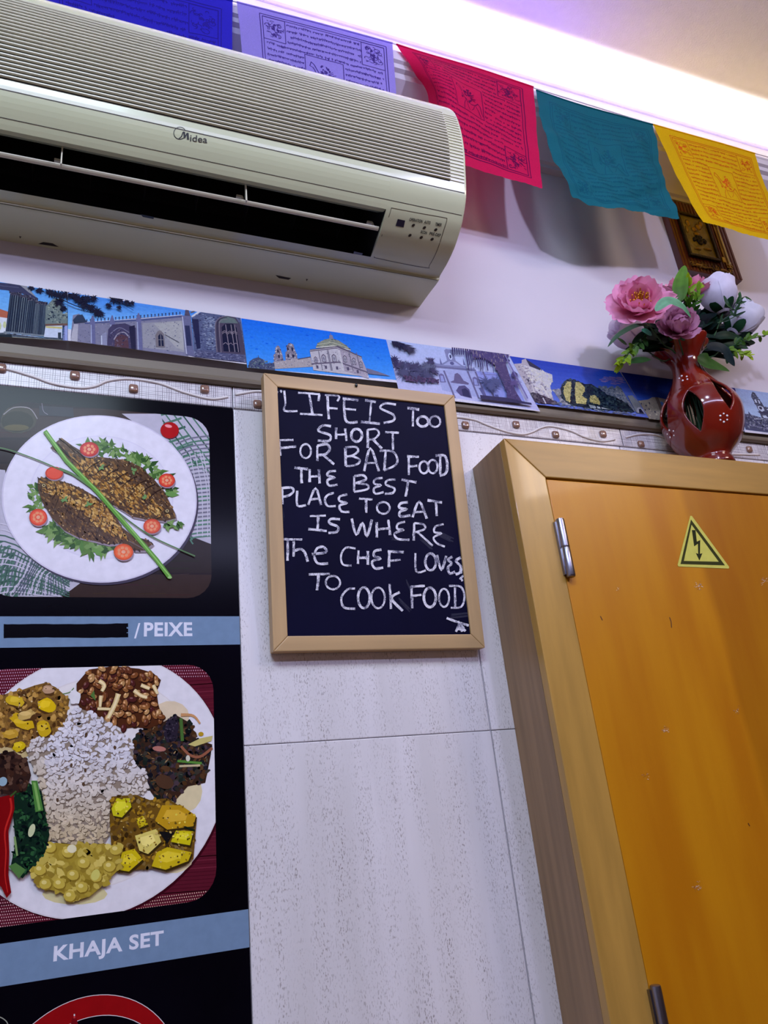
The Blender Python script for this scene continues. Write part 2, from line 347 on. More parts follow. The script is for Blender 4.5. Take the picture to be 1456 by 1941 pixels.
for R_ in ribbon_px:
    pts = [WY(x, y, -0.0016) for x, y in R_]; q = MB(); q.tube(smoothpts(pts, 6), 0.0021, 6)
    bt = [o for o in wall.children if o.name.startswith('border_tile')]
    xm = pts[len(pts) // 2].x; kk = int((xm - 0.1866) // 0.331) + 5
    q.build('relief_ribbon', m_wave, sorted(bt, key=lambda o: o.name)[max(0, min(12, kk))], smooth=True)
# painted bead above the border
b = MB(); zb0 = ZC + 0.5938
prof = [(0.008, zb0), (-0.007, zb0), (-0.0105, zb0 + 0.002), (-0.0115, zb0 + 0.005), (-0.010, zb0 + 0.008), (-0.0075, zb0 + 0.011), (-0.0068, zb0 + 0.024), (0.008, zb0 + 0.026)]
b.extrude_x(prof, [XL, XR]); struct(b.build('trim_1', m_bead, loc=(0.7, 0.0, zb0)))
# cornice shelf with light strip on top
b = MB(); zk = ZC + 1.180
prof = [(0.008, zk), (-0.006, zk), (-0.006, zk + 0.008), (-0.012, zk + 0.010), (-0.016, zk + 0.018), (-0.03, zk + 0.030), (-0.05, zk + 0.042), (-0.07, zk + 0.050), (-0.074, zk + 0.058),
        (-0.082, zk + 0.060), (-0.084, zk + 0.068), (-0.090, zk + 0.070), (-0.090, zk + 0.092), (-0.084, zk + 0.092), (-0.082, zk + 0.074), (0.008, zk + 0.074)]
b.extrude_x(prof, [XL, XR]); struct(b.build('trim_2', m_paint, loc=(0.7, 0.0, zk), smooth=0.6))
# ceiling corner line, the shade of its gap put into the lilac colour
b = MB(); b.extrude_x([(0.008, ZT - 0.004), (0.004, ZT - 0.004), (0.001, ZT), (0.008, ZT)], [XL, XR]); struct(b.build('trim_3', mat('shadow_gap_paint', (150, 140, 190), 0.8, var=0.1), loc=(0.7, 0, ZT - .006)))
# LED strip lying in the cornice: violet, yellow, violet, yellow lengths
def led(name, x0, x1, rgb, s, label):
    m = bpy.data.materials.new(name + '_glow'); m.use_nodes = True; nt = m.node_tree; bs = nt.nodes['Principled BSDF']
    bs.inputs['Base Color'].default_value = (*rgb, 1); bs.inputs['Emission Color'].default_value = (*rgb, 1); bs.inputs['Emission Strength'].default_value = s
    b = MB(); b.box(x0, x1, -0.036, -0.026, zk + 0.0745, zk + 0.0775); o = b.build(name, m, loc=((x0 + x1) / 2, -0.046, zk + 0.0745)); return o
LS = 24
for (x0, x1, rgb, lb) in ((-1.3, 0.02, (1.0, 0.78, 0.30), 'yellow lit length of light strip hidden above the cooler'),
                          (0.03, 0.90, (0.34, 0.18, 1.0), 'violet lit length of light strip behind the lilac and red flags'),
                          (0.91, 2.4, (1.0, 0.78, 0.30), 'yellow lit length of light strip behind the yellow flag')):
    tag(led('light_strip', x0, x1, rgb, LS if rgb[0] > .9 else 2.4 * LS, lb), lb, 'light strip', None)
# ------------------------------------------------------------------ cupboard
XC = 0.5488; YC = -0.0985; ZTOP = ZC + 0.4945; XCR = 1.245
cab = empty('electrical_cupboard', ((XC + XCR) / 2, -0.05, 0)); tag(cab, 'tall varnished beech cupboard with mitred frame right of the chalkboard', 'cupboard')
FW = 0.0575
b = MB(); b.box(XC, XC + 0.016, YC + 0.014, -0.0005, 0, ZTOP, bev=0.001); b.build('side_panel', m_beechs, cab)
b = MB(); b.box(XCR - 0.016, XCR, YC + 0.014, -0.0005, 0, ZTOP, bev=0.001); b.build('side_panel', m_beechs, cab)
b = MB(); b.box(XC + 0.0165, XCR - 0.0165, YC + 0.015, -0.0005, ZTOP - 0.016, ZTOP - 0.0002, bev=0.001); b.build('top_panel', m_beechr, cab)
def mitre(pts, y0, y1, name, m, bev=0.0016):
    bm = bmesh.new(); f = [bm.verts.new((x, y0, z)) for x, z in pts]; bk = [bm.verts.new((x, y1, z)) for x, z in pts]
    bm.faces.new(f); bm.faces.new(list(reversed(bk)))
    for i in range(len(pts)): j = (i + 1) % len(pts); bm.faces.new((f[i], bk[i], bk[j], f[j]))
    bmesh.ops.recalc_face_normals(bm, faces=bm.faces); bmesh.ops.bevel(bm, geom=bm.edges[:], offset=bev, segments=2, affect='EDGES', profile=0.6)
    b = MB(); b.frombm(bm); return b, name, m
g = 0.0003
for pts, nm, m in (([(XC, 0), (XC, ZTOP), (XC + FW, ZTOP - FW), (XC + FW, 0)], 'stile', m_beechf),
                   ([(XCR, 0), (XCR, ZTOP), (XCR - FW, ZTOP - FW), (XCR - FW, 0)], 'stile', m_beechf),
                   ([(XC + g * 2, ZTOP), (XCR - g * 2, ZTOP), (XCR - FW - g, ZTOP - FW + g), (XC + FW + g, ZTOP - FW + g)], 'top_rail', m_beechr)):
    q, nm, m = mitre(pts, YC, YC + 0.014, nm, m); q.build(nm, m, cab)
b = MB(); b.box(XC + 0.018, XCR - 0.018, YC + 0.021, YC + 0.024, 0.0, ZTOP - 0.03); b.build('backing', m_gap, cab)
b = MB(); b.box(XC + FW + 0.0012, XCR - FW - 0.002, YC + 0.0015, YC + 0.020, 0.02, ZTOP - FW - 0.0022, bev=0.0012); door = b.build('door', m_door, cab)
nt = m_door.node_tree; N = nt.nodes; L = nt.links; bs = N['Principled BSDF']; src = bs.inputs['Base Color'].links[0].from_socket          # darker veneer sheet on the right, wavy joint
tc = N.new('ShaderNodeTexCoord'); sx = N.new('ShaderNodeSeparateXYZ'); L.new(tc.outputs['Object'], sx.inputs[0]); nz = N.new('ShaderNodeTexNoise'); nz.inputs['Scale'].default_value = 3; L.new(tc.outputs['Object'], nz.inputs[0])
m1 = N.new('ShaderNodeMath'); m1.operation = 'MULTIPLY_ADD'; m1.inputs[1].default_value = 0.05; L.new(nz.outputs['Fac'], m1.inputs[0]); L.new(sx.outputs[0], m1.inputs[2])
x0_ = WY(1290, 930, YC).x - (XC + XCR) / 2 + 0.025; r_ = N.new('ShaderNodeMapRange'); r_.inputs[1].default_value = x0_; r_.inputs[2].default_value = x0_ + 0.012; L.new(m1.outputs[0], r_.inputs[0])
mx = N.new('ShaderNodeMix'); mx.data_type = 'RGBA'; mx.blend_type = 'MULTIPLY'; L.new(r_.outputs[0], mx.inputs[0]); L.new(src, mx.inputs[6]); mx.inputs[7].default_value = (0.80, 0.76, 0.62, 1); L.new(mx.outputs[2], bs.inputs['Base Color'])
# worn spots left by peeled tape
tp = Art(lambda px, py: (lambda p: (p.x, p.z))(WY(px, py, YC + 0.0015)), lambda x, z, h: Vector((x, YC + 0.0012 - h, z)), gain=(1, 1, 1))
for (cx, cy, n_, r_) in ((1325, 1110, 26, 9), (1448, 1100, 14, 8), (1172, 1117, 7, 4), (1262, 1385, 22, 9), (1398, 1345, 12, 9), (1322, 1680, 26, 10), (1225, 1470, 10, 8)):
    for k in range(n_):
        a = random.uniform(0, 2 * PI); r = r_ * random.random(); x = cx + r * math.cos(a) * .8; y = cy + r * math.sin(a)
        tp.line([(x, y), (x + random.uniform(-4, 4), y + random.uniform(-3, 3))], random.uniform(.7, 1.5), random.choice([(214, 170, 120), (190, 130, 80), (222, 190, 160), (170, 104, 40)]), lay=False)
for (pts) in ([(1269, 1170), (1272, 1178), (1273, 1190)], [(1138, 1168), (1142, 1176)], [(1418, 1560), (1421, 1566)]):
    tp.line(pts, 1.6, (96, 48, 14))
tp.done('tape_residue', mat('dry_glue', (255, 255, 255), 0.5, attr=True, var=0.2), door)['kind'] = 'stuff'
def hinge(px, py, h):
    p = WY(px, py, YC); x = XC + FW + 0.0005; z1 = p.z; y = YC - 0.0055; r = 0.0062
    hd = MB(); zs = [z1, z1 - 0.0008, z1 - 0.002, z1 - 0.0028, z1 - h * .48, z1 - h * .485, z1 - h * .495, z1 - h * .505, z1 - h * .515, z1 - h + .0028, z1 - h + .002, z1 - h + .0008, z1 - h]
    rs = [r * .75, r * .95, r * .97, r, r, r * .93, r, r * .93, r, r, r * .97, r * .93, r * .8]
    hd.tube([(x + 0.004, y, z) for z in zs], rs, 20); hd.box(x - 0.004, x + 0.002, y + 0.001, YC + 0.003, z1 - h + .004, z1 - .004)
    hd.build('hinge', m_steel, cab, smooth=0.6)
hinge(1063, 987, 0.084); hinge(1242, 1864, 0.084)
# warning sticker
A = [WY(x, y, YC + 0.0015) for x, y in ((1309, 978), (1381, 1077), (1285, 1074))]
ws = Art(lambda px, py: (lambda p: (p.x, p.z))(WY(px, py, YC + 0.0015)), lambda x, z, h: Vector((x, YC + 0.0010 - h, z)), step=3e-5)
ws.poly([(1308, 978), (1311, 978), (1382, 1075), (1381, 1078), (1286, 1074), (1284, 1071)], (206, 200, 96))
ws.poly([(1309.5, 985), (1374, 1072), (1289.5, 1069.5)], (62, 62, 34)); ws.poly([(1310.5, 995), (1362, 1065), (1296, 1063.5)], (206, 200, 96))
bl = [(1311, 1005), (1318, 1005), (1320.5, 1027), (1327, 1024), (1326.5, 1050), (1331, 1049), (1325.5, 1063), (1318.5, 1048.5), (1323, 1050), (1322.5, 1031), (1315.5, 1036)]
ws.poly(bl, (50, 52, 32)); st = ws.done('warning_sticker', m_print, loc=WY(1333, 1075, YC)); tag(st, 'yellow triangular electricity warning sticker with lightning arrow on the cupboard door', 'sign')
# ------------------------------------------------------------------ air conditioner
XA0, XA1 = -0.335, 0.5044
PR = [(0.008, .793), (-0.03, .790), (-0.066, .7865), (-0.072, .791), (-.102, .793), (-.128, .799), (-.144, .807), (-.158, .816), (-.168, .826), (-.178, .838), (-.185, .851), (-.190, .868), (-.195, .89), (-.200, .912), (-.2025, .936),
      (-.2025, .96), (-.200, .985), (-.1945, 1.007), (-.186, 1.025), (-.172, 1.043), (-.150, 1.055), (-.12, 1.061), (0.008, 1.064)]
PR = [(p.x, p.y) for p in smoothpts([(a, b, 0) for a, b in PR], 5)]
PR = [(y, z + ZC) for y, z in PR]
SL = [0.0]
for i in range(1, len(PR)): SL.append(SL[-1] + math.hypot(PR[i][0] - PR[i - 1][0], PR[i][1] - PR[i - 1][1]))
def PS(s):
    s = max(0, min(SL[-1] - 1e-6, s)); i = max(k for k in range(len(SL)) if SL[k] <= s); i = min(i, len(PR) - 2); t = (s - SL[i]) / (SL[i + 1] - SL[i])
    a, b = PR[i], PR[i + 1]; p = (a[0] + (b[0] - a[0]) * t, a[1] + (b[1] - a[1]) * t)
    i0, i1 = max(i - 1, 0), min(i + 2, len(PR) - 1); dx, dz = PR[i1][0] - PR[i0][0], PR[i1][1] - PR[i0][1]; l = math.hypot(dx, dz); nrm = (-dz / l, dx / l)
    return p, nrm                                     # outward normal in (y, z)
def ACs(px, py):
    """pixel ray on the cooler's front surface: (x, s)"""
    d = ray(px, py); best = None
    for i in range(len(PR) - 1):
        (y0, z0), (y1, z1) = PR[i], PR[i + 1]          # solve (-D+k dy, ZC+k dz) on segment
        den = d[1] * (z1 - z0) - d[2] * (y1 - y0)
        if abs(den) < 1e-9: continue
        k = ((y0 + D) * (z1 - z0) - (z0 - ZC) * (y1 - y0)) / den
        yy, zz = -D + k * d[1], ZC + k * d[2]; t = ((yy - y0) * (y1 - y0) + (zz - z0) * (z1 - z0)) / ((y1 - y0) ** 2 + (z1 - z0) ** 2)
        if -0.001 <= t <= 1.001 and (best is None or k < best[0]): best = (k, d[0] * k, SL[i] + t * (SL[i + 1] - SL[i]))
    return (best[1], best[2]) if best else None
def AC3(x, s, h=0.0):
    (y, z), n = PS(s); return Vector((x, y + n[0] * h, z + n[1] * h))
sm = lambda px, py: ACs(px, py)[1]
S_seam1 = sm(884, 367); S_seam2 = sm(879, 409); S_vt = sm(744, 399); S_vb = sm(708, 488); S_low = sm(822, 530); S_g0 = sm(846, 342)
XV0, XV1 = -0.262, ACs(720, 440)[0] + 0.001
(pg, _) = PS(S_g0); S_g1 = sm(700, 178)
ac = empty('air_conditioner', (0.085, 0.008, ZC + .79)); tag(ac, 'long cream wall air conditioner above the strip of postcards', 'air conditioner')
b = MB()
def shrink(k):
    c = (-0.09, ZC + 0.925); return [((y - c[0]) * (1 - k) + c[0] if y < 0.0 else y, (z - c[1]) * (1 - k) + c[1]) for y, z in PR]
def ring(b, prof, x0, x1, cap0=False, cap1=False, p1=None):
    p1 = p1 or prof; n = len(prof); vs = [(x0, y, z) for y, z in prof] + [(x1, y, z) for y, z in p1]
    fs = [(k, (k + 1) % n, n + (k + 1) % n, n + k) for k in range(n)]
    if cap0: fs.append(tuple(range(n)))
    if cap1: fs.append(tuple(reversed(range(n, 2 * n))))
    b.add(vs, fs)
ring(b, PR, XV1, XA1 - 0.004, cap0=True); ring(b, PR, XA1 - 0.004, XA1 - 0.001, p1=shrink(0.006)); ring(b, shrink(0.006), XA1 - 0.001, XA1, cap1=True, p1=shrink(0.02))
ring(b, PR, XA0 + 0.004, XV0, cap1=True); ring(b, shrink(0.02), XA0, XA0 + 0.004, cap0=True, p1=PR)
pvt, nvt = PS(S_vt); pvb, nvb = PS(S_vb)
low = [PS(s)[0] for s in np.linspace(0, S_vb, 40)]; up = [PS(s)[0] for s in np.linspace(S_vt, SL[-1] - 1e-5, 70)]
cav = [(pvb[0] + 0.004, pvb[1] + 0.004), (pvb[0] + 0.040, pvb[1] + 0.030), (-0.045, ZC + 0.86), (-0.06, ZC + 0.92), (pvt[0] + 0.055, pvt[1] + 0.055), (pvt[0] + 0.030, pvt[1] + 0.022), (pvt[0] + 0.010, pvt[1] + 0.004)]
mid = low + cav + up; nl = len(low)
n = len(mid); vs = [(XV0, y, z) for y, z in mid] + [(XV1, y, z) for y, z in mid]
b.mi = 0
dk = {k for k in range(nl, nl + len(cav) - 2)}
for k in range(n):
    b.mi = 1 if k in dk else 0
    kk = (k + 1) % n; b.add([vs[k], vs[kk], vs[n + kk], vs[n + k]], [(0, 1, 2, 3)])
b.mi = 1
for X, sgn in ((XV0, 1), (XV1, -1)):
    P2 = [low[-1]] + cav + [up[0]]; b.add([(X + sgn * 0.0004, y, z) for y, z in P2], [tuple(range(len(P2)))])
b.mi = 0
b.build('casing', [m_ac, m_acd], ac, smooth=0.5, recalc=False)
def strip(s0, s1, x0, x1, h, m, name, n=6, parent=None):
    b = MB(); ss = np.linspace(s0, s1, n + 1)
    for i in range(n): b.add([AC3(x0, ss[i], h), AC3(x1, ss[i], h), AC3(x1, ss[i + 1], h), AC3(x0, ss[i + 1], h)], [(0, 1, 2, 3)])
    return b.build(name, m, parent if parent is not None else ac)
strip(S_seam1 - .0006, S_seam1 + .0006, XA0 + .004, XA1 - .004, 0.0003, m_gap_ac := mat('seam_shadow', (66, 60, 54), 0.7, var=0.2), 'seam', 2)
strip(S_seam2 - .0004, S_seam2 + .0004, XA0 + .004, XA1 - .004, 0.0003, m_gap_ac, 'seam', 2)
strip(S_low - .0004, S_low + .0004, XA0 + .004, XA1 - .004, 0.0003, m_gap_ac, 'seam', 2)
# grille: backing and slats
XG = ACs(848, 342)[0] - 0.004; XG = XA1 - 0.028
strip(S_g0, S_g1, XA0 + 0.012, XG, 0.0006, m_acd, 'grille_backing', 30)
NS = 23; pitch = (S_g1 - S_g0) / NS
for k in range(NS):
    s = S_g0 + (k + 0.5) * pitch; b = MB()
    wd = pitch * 0.25; sec = []
    for (ds, h) in ((-wd, 0.0004), (-wd, 0.0026), (-wd * .5, 0.0036), (wd * .5, 0.0036), (wd, 0.0026), (wd, 0.0004)):
        p = AC3(0, s + ds, h); sec.append((p.y, p.z))
    xe = XA1 - 0.0045; b.extrude_x(sec, [XA0 + 0.006, XG]); b2 = [( (y + (-0.09 - y) * 0.0), z) for y, z in sec]
    sec2 = []
    for (ds, h) in ((-wd * .9, 0.0001), (-wd * .7, 0.0014), (wd * .7, 0.0014), (wd * .9, 0.0001)):
        p = AC3(0, s + ds, h); sec2.append((p.y, p.z))
    b.extrude_x(sec2, [XG, xe]); b.build('slat', m_slat, ac)
# louvre blade, hinge clips, upright vanes
pA = ACs(724, 437)[1] if ACs(724, 437) else (S_vt + S_vb) / 2
S_lv = pA; b = MB(); sec = []
for a in range(10):
    t = 2 * PI * a / 10; p = AC3(0, S_lv + 0.0036 * math.cos(t) + 0.0, -0.004 + 0.0016 * math.sin(t)); sec.append((p.y, p.z))
b.extrude_x(sec, [XV0 + 0.004, XV1 - 0.003]); lou = b.build('louvre', m_slat, ac, smooth=0.6)
for px, py in ((105, 313), (465, 385), (722, 436)):
    x = WY(px, py, -0.16).x; q = MB(); a = AC3(x, S_lv, -0.006); 
    q.tube([a + Vector((0.004, 0, 0)), a + Vector((0.004, 0.004, 0.012)), a + Vector((0.004, 0.008, 0.014))], 0.0016, 6)
    q.box(x - 0.004, x + 0.004, a.y + 0.003, a.y + 0.008, a.z + 0.010, a.z + 0.014); q.build('clip', m_slat, lou)
    if px < 700:
        q = MB(); q.box(x + 0.0045, x + 0.006, pvt[0] + 0.012, pvt[0] + 0.018, pvb[1] + 0.002, pvt[1] + 0.01); q.build('support_bar', m_slat, ac)
for k in range(9):
    x = XV0 + 0.04 + k * 0.07; q = MB()
    if x > XV1 - 0.02: break
    q.box(x, x + 0.0012, -0.105, -0.065, ZC + .835, ZC + .885); q.build('vane', m_acd, ac)
# control panel outline + display + lamps + lettering, all lying on the curved front
acx = lambda px, py: ACs(px, py)
cp = Art(acx, AC3, step=3e-5, h0=2e-4)
oc = (70, 62, 54)
cp.curve([(742, 394), (800, 405), (842, 412.5), (847, 416), (842, 434), (828, 476), (814, 503), (809, 507.5), (760, 499), (709, 488)], 1.1, oc, n=4)
cp.line([(742, 394), (738, 408), (724, 446), (709, 488)], 1.0, oc)
mpp = mat('panel_print', (255, 255, 255), 0.35, attr=True, var=0.05)
cpo = cp.done('panel_outline', mpp, ac)
def cpart(nm, fn):
    a_ = Art(acx, AC3, step=3e-5, h0=3e-4); fn(a_); a_.done(nm, mpp, cpo if nm in ('indicator_lamp', 'display') else ac)
cpart('display', lambda a_: a_.poly([(754, 415), (768, 418), (765, 431), (750, 428)], (10, 12, 46)))
for x, y in ((783.5, 427), (804.5, 431.5), (826, 435.5), (777, 446), (798.5, 450), (819, 453.5)): cpart('indicator_lamp', lambda a_: a_.ell(x, y, 3.6, 2.4, (30, 24, 26), rot=-0.65))
for P_, c_ in (([(266, 405.5), (292, 411), (291, 415), (271, 411)], (12, 10, 20)), ([(671, 476), (688, 480), (686, 483.5), (670, 481)], (90, 88, 84)), ([(580, 528), (584, 529), (581, 533)], (60, 48, 30)), ([(36, 447), (41, 448), (38, 452)], (60, 48, 30)), ([(522, 521), (529, 527), (547, 530), (552, 527)], (30, 26, 28)), ([(72, 462), (82, 458.5), (100, 461), (112, 468)], (30, 26, 28))): cpart('casing_notch', lambda a_: a_.poly(P_, c_))
def actext(b, s, c, bold=0.02):
    """c: pixel corners baseline-left, baseline-right, cap height vector"""
    (x0, y0), (x1, y1), (ux, uy) = c
    def fn(u, v):
        px = x0 + (x1 - x0) * u + ux * v; py = y0 + (y1 - y0) * u + uy * v; q = ACs(px, py); return AC3(q[0], q[1], 0.0005)
    add_text(b, s, fn, (34, 26, 30), bold)
b = MB()
actext(b, 'OPERATION', ((775, 418.5), (800, 422.8), (2, -6)), .03); actext(b, 'AUTO', ((803.5, 423.5), (815, 425.5), (1.6, -6)), .03); actext(b, 'TIMER', ((824.5, 427.5), (836.5, 429.5), (1.6, -6)), .03)
actext(b, 'ECON', ((797, 442), (808.5, 444.3), (1.6, -5.6)), .03); actext(b, 'PRE-DEF', ((813.5, 445), (834.5, 449), (1.6, -5.6)), .03)
b.build('panel_lettering', mat('lettering_ink', (255, 255, 255), 0.5, attr=True), cpo)
lg = Art(acx, AC3, step=3e-5, h0=2e-4); ink = (30, 28, 30)
ring_ = [(341 + 11.5 * math.cos(a), 252.5 + 11.5 * math.sin(a)) for a in np.linspace(0.35, 2 * PI - 0.55, 30)]
lg.line(ring_, 1.6, ink, 1.2)
lg.line([(338, 264), (344, 259), (347, 251), (349, 250)], 1.6, ink, 2.6); lg.line([(349, 250), (350, 262)], 3.6, ink); lg.line([(350, 262), (355, 252)], 1.6, ink, 2.4); lg.line([(355.5, 252), (356.5, 265)], 4.0, ink)
lgo = lg.done('logo', mat('lettering_ink', (255, 255, 255)), ac)
b = MB(); actext(b, 'idea', ((360, 268.0), (392.5, 271.5), (.8, -12.5)), 0.005); b.build('logo_lettering', mat('lettering_ink', (255, 255, 255)), lgo)
# ------------------------------------------------------------------ chalkboard (top leans off the wall)
yb, yt = -0.019, -0.048
BL, BR = WY(517, 1234, yb), WY(921, 1229, yb)
TL, TR = WY(500.5, 706, yt), WY(861, 749, yt)
base = (BL + BR) / 2; top = (TL + TR) / 2
bv = (top - base); BH = bv.length; bv.normalize(); bu = Vector((1, 0, 0)); bn = bu.cross(bv).normalized()      # bn points to the room
if bn.y > 0: bn = -bn
BW = ((BR - BL).length + (TR - TL).length) / 2
o0 = base - bu * BW / 2 + Vector((0, 0, 0))
def BP(u, v, w=0.0): return o0 + bu * u + bv * v + bn * w
bd = empty('chalkboard', base - bn * 0.0 + Vector((0, 0.018, 0))); tag(bd, 'pine framed chalkboard with handwritten white chalk saying hanging on the tiles', 'chalkboard')
fw = 0.0188; th = 0.017
def bar(pts, name, m):
    bm = bmesh.new(); f = [bm.verts.new(BP(u, v, 0)) for u, v in pts]; k = [bm.verts.new(BP(u, v, -th)) for u, v in pts]
    bm.faces.new(f); bm.faces.new(list(reversed(k)))
    for i in range(4): j = (i + 1) % 4; bm.faces.new((f[i], k[i], k[j], f[j]))
    bmesh.ops.recalc_face_normals(bm, faces=bm.faces); bmesh.ops.bevel(bm, geom=bm.edges[:], offset=0.0013, segments=2, affect='EDGES', profile=0.6)
    b = MB(); b.frombm(bm); b.build(name, m, bd)
bar([(0, BH), (BW, BH), (BW - fw, BH - fw), (fw, BH - fw)], 'frame_rail', m_pine); bar([(0, 0), (BW, 0), (BW - fw, fw), (fw, fw)], 'frame_rail', m_pine)
bar([(0, 0), (0, BH), (fw, BH - fw), (fw, fw)], 'frame_stile', m_pinev); bar([(BW, 0), (BW, BH), (BW - fw, BH - fw), (BW - fw, fw)], 'frame_stile', m_pinev)
b = MB(); vs = [BP(u, v, w_) for w_ in (-0.003, -0.008) for u, v in ((fw - .004, fw - .004), (BW - fw + .004, fw - .004), (BW - fw + .004, BH - fw + .004), (fw - .004, BH - fw + .004))]
b.add(vs, [(0, 1, 2, 3), (7, 6, 5, 4), (0, 4, 5, 1), (1, 5, 6, 2), (2, 6, 7, 3), (3, 7, 4, 0)]); sl = b.build('slate', m_slate, bd)
b = MB(); b.ball(WPL(675, 731, base, bn) + bn * 0.001, (0.0022, 0.0022, 0.003), 8, 5); b.build('hanging_nail', m_ink, bd)
def bpx(px, py):
    p = WPL(px, py, base - bn * 0.003, bn) - o0; return (p.dot(bu), p.dot(bv))
m_chalk = bpy.data.materials.new('chalk'); m_chalk.use_nodes = True; nt = m_chalk.node_tree; N = nt.nodes; L = nt.links; bs = N['Principled BSDF']; bs.inputs['Roughness'].default_value = 0.9
tc = N.new('ShaderNodeTexCoord'); n1 = N.new('ShaderNodeTexNoise'); n1.inputs['Scale'].default_value = 900; n1.inputs['Detail'].default_value = 3; L.new(tc.outputs['Object'], n1.inputs[0])
n2 = N.new('ShaderNodeTexNoise'); n2.inputs['Scale'].default_value = 110; L.new(tc.outputs['Object'], n2.inputs[0])
ad = N.new('ShaderNodeMath'); ad.operation = 'ADD'; L.new(n1.outputs['Fac'], ad.inputs[0]); L.new(n2.outputs['Fac'], ad.inputs[1])
mr = N.new('ShaderNodeMapRange'); mr.inputs[1].default_value = 0.78; mr.inputs[2].default_value = 1.08; L.new(ad.outputs[0], mr.inputs[0])
mx = N.new('ShaderNodeMix'); mx.data_type = 'RGBA'; L.new(mr.outputs[0], mx.inputs[0]); mx.inputs[6].default_value = (*lin((78, 76, 104)), 1); mx.inputs[7].default_value = (*lin((226, 222, 232)), 1)
L.new(mx.outputs[2], bs.inputs['Base Color'])
ch = Art(bpx, lambda u, v, h: BP(u, v, -0.003 + h), step=6e-6)
def EL(cx, cy, rx, ry): return [(cx + rx * math.cos(a), cy + ry * math.sin(a)) for a in np.linspace(-1.9, 4.5, 16)]
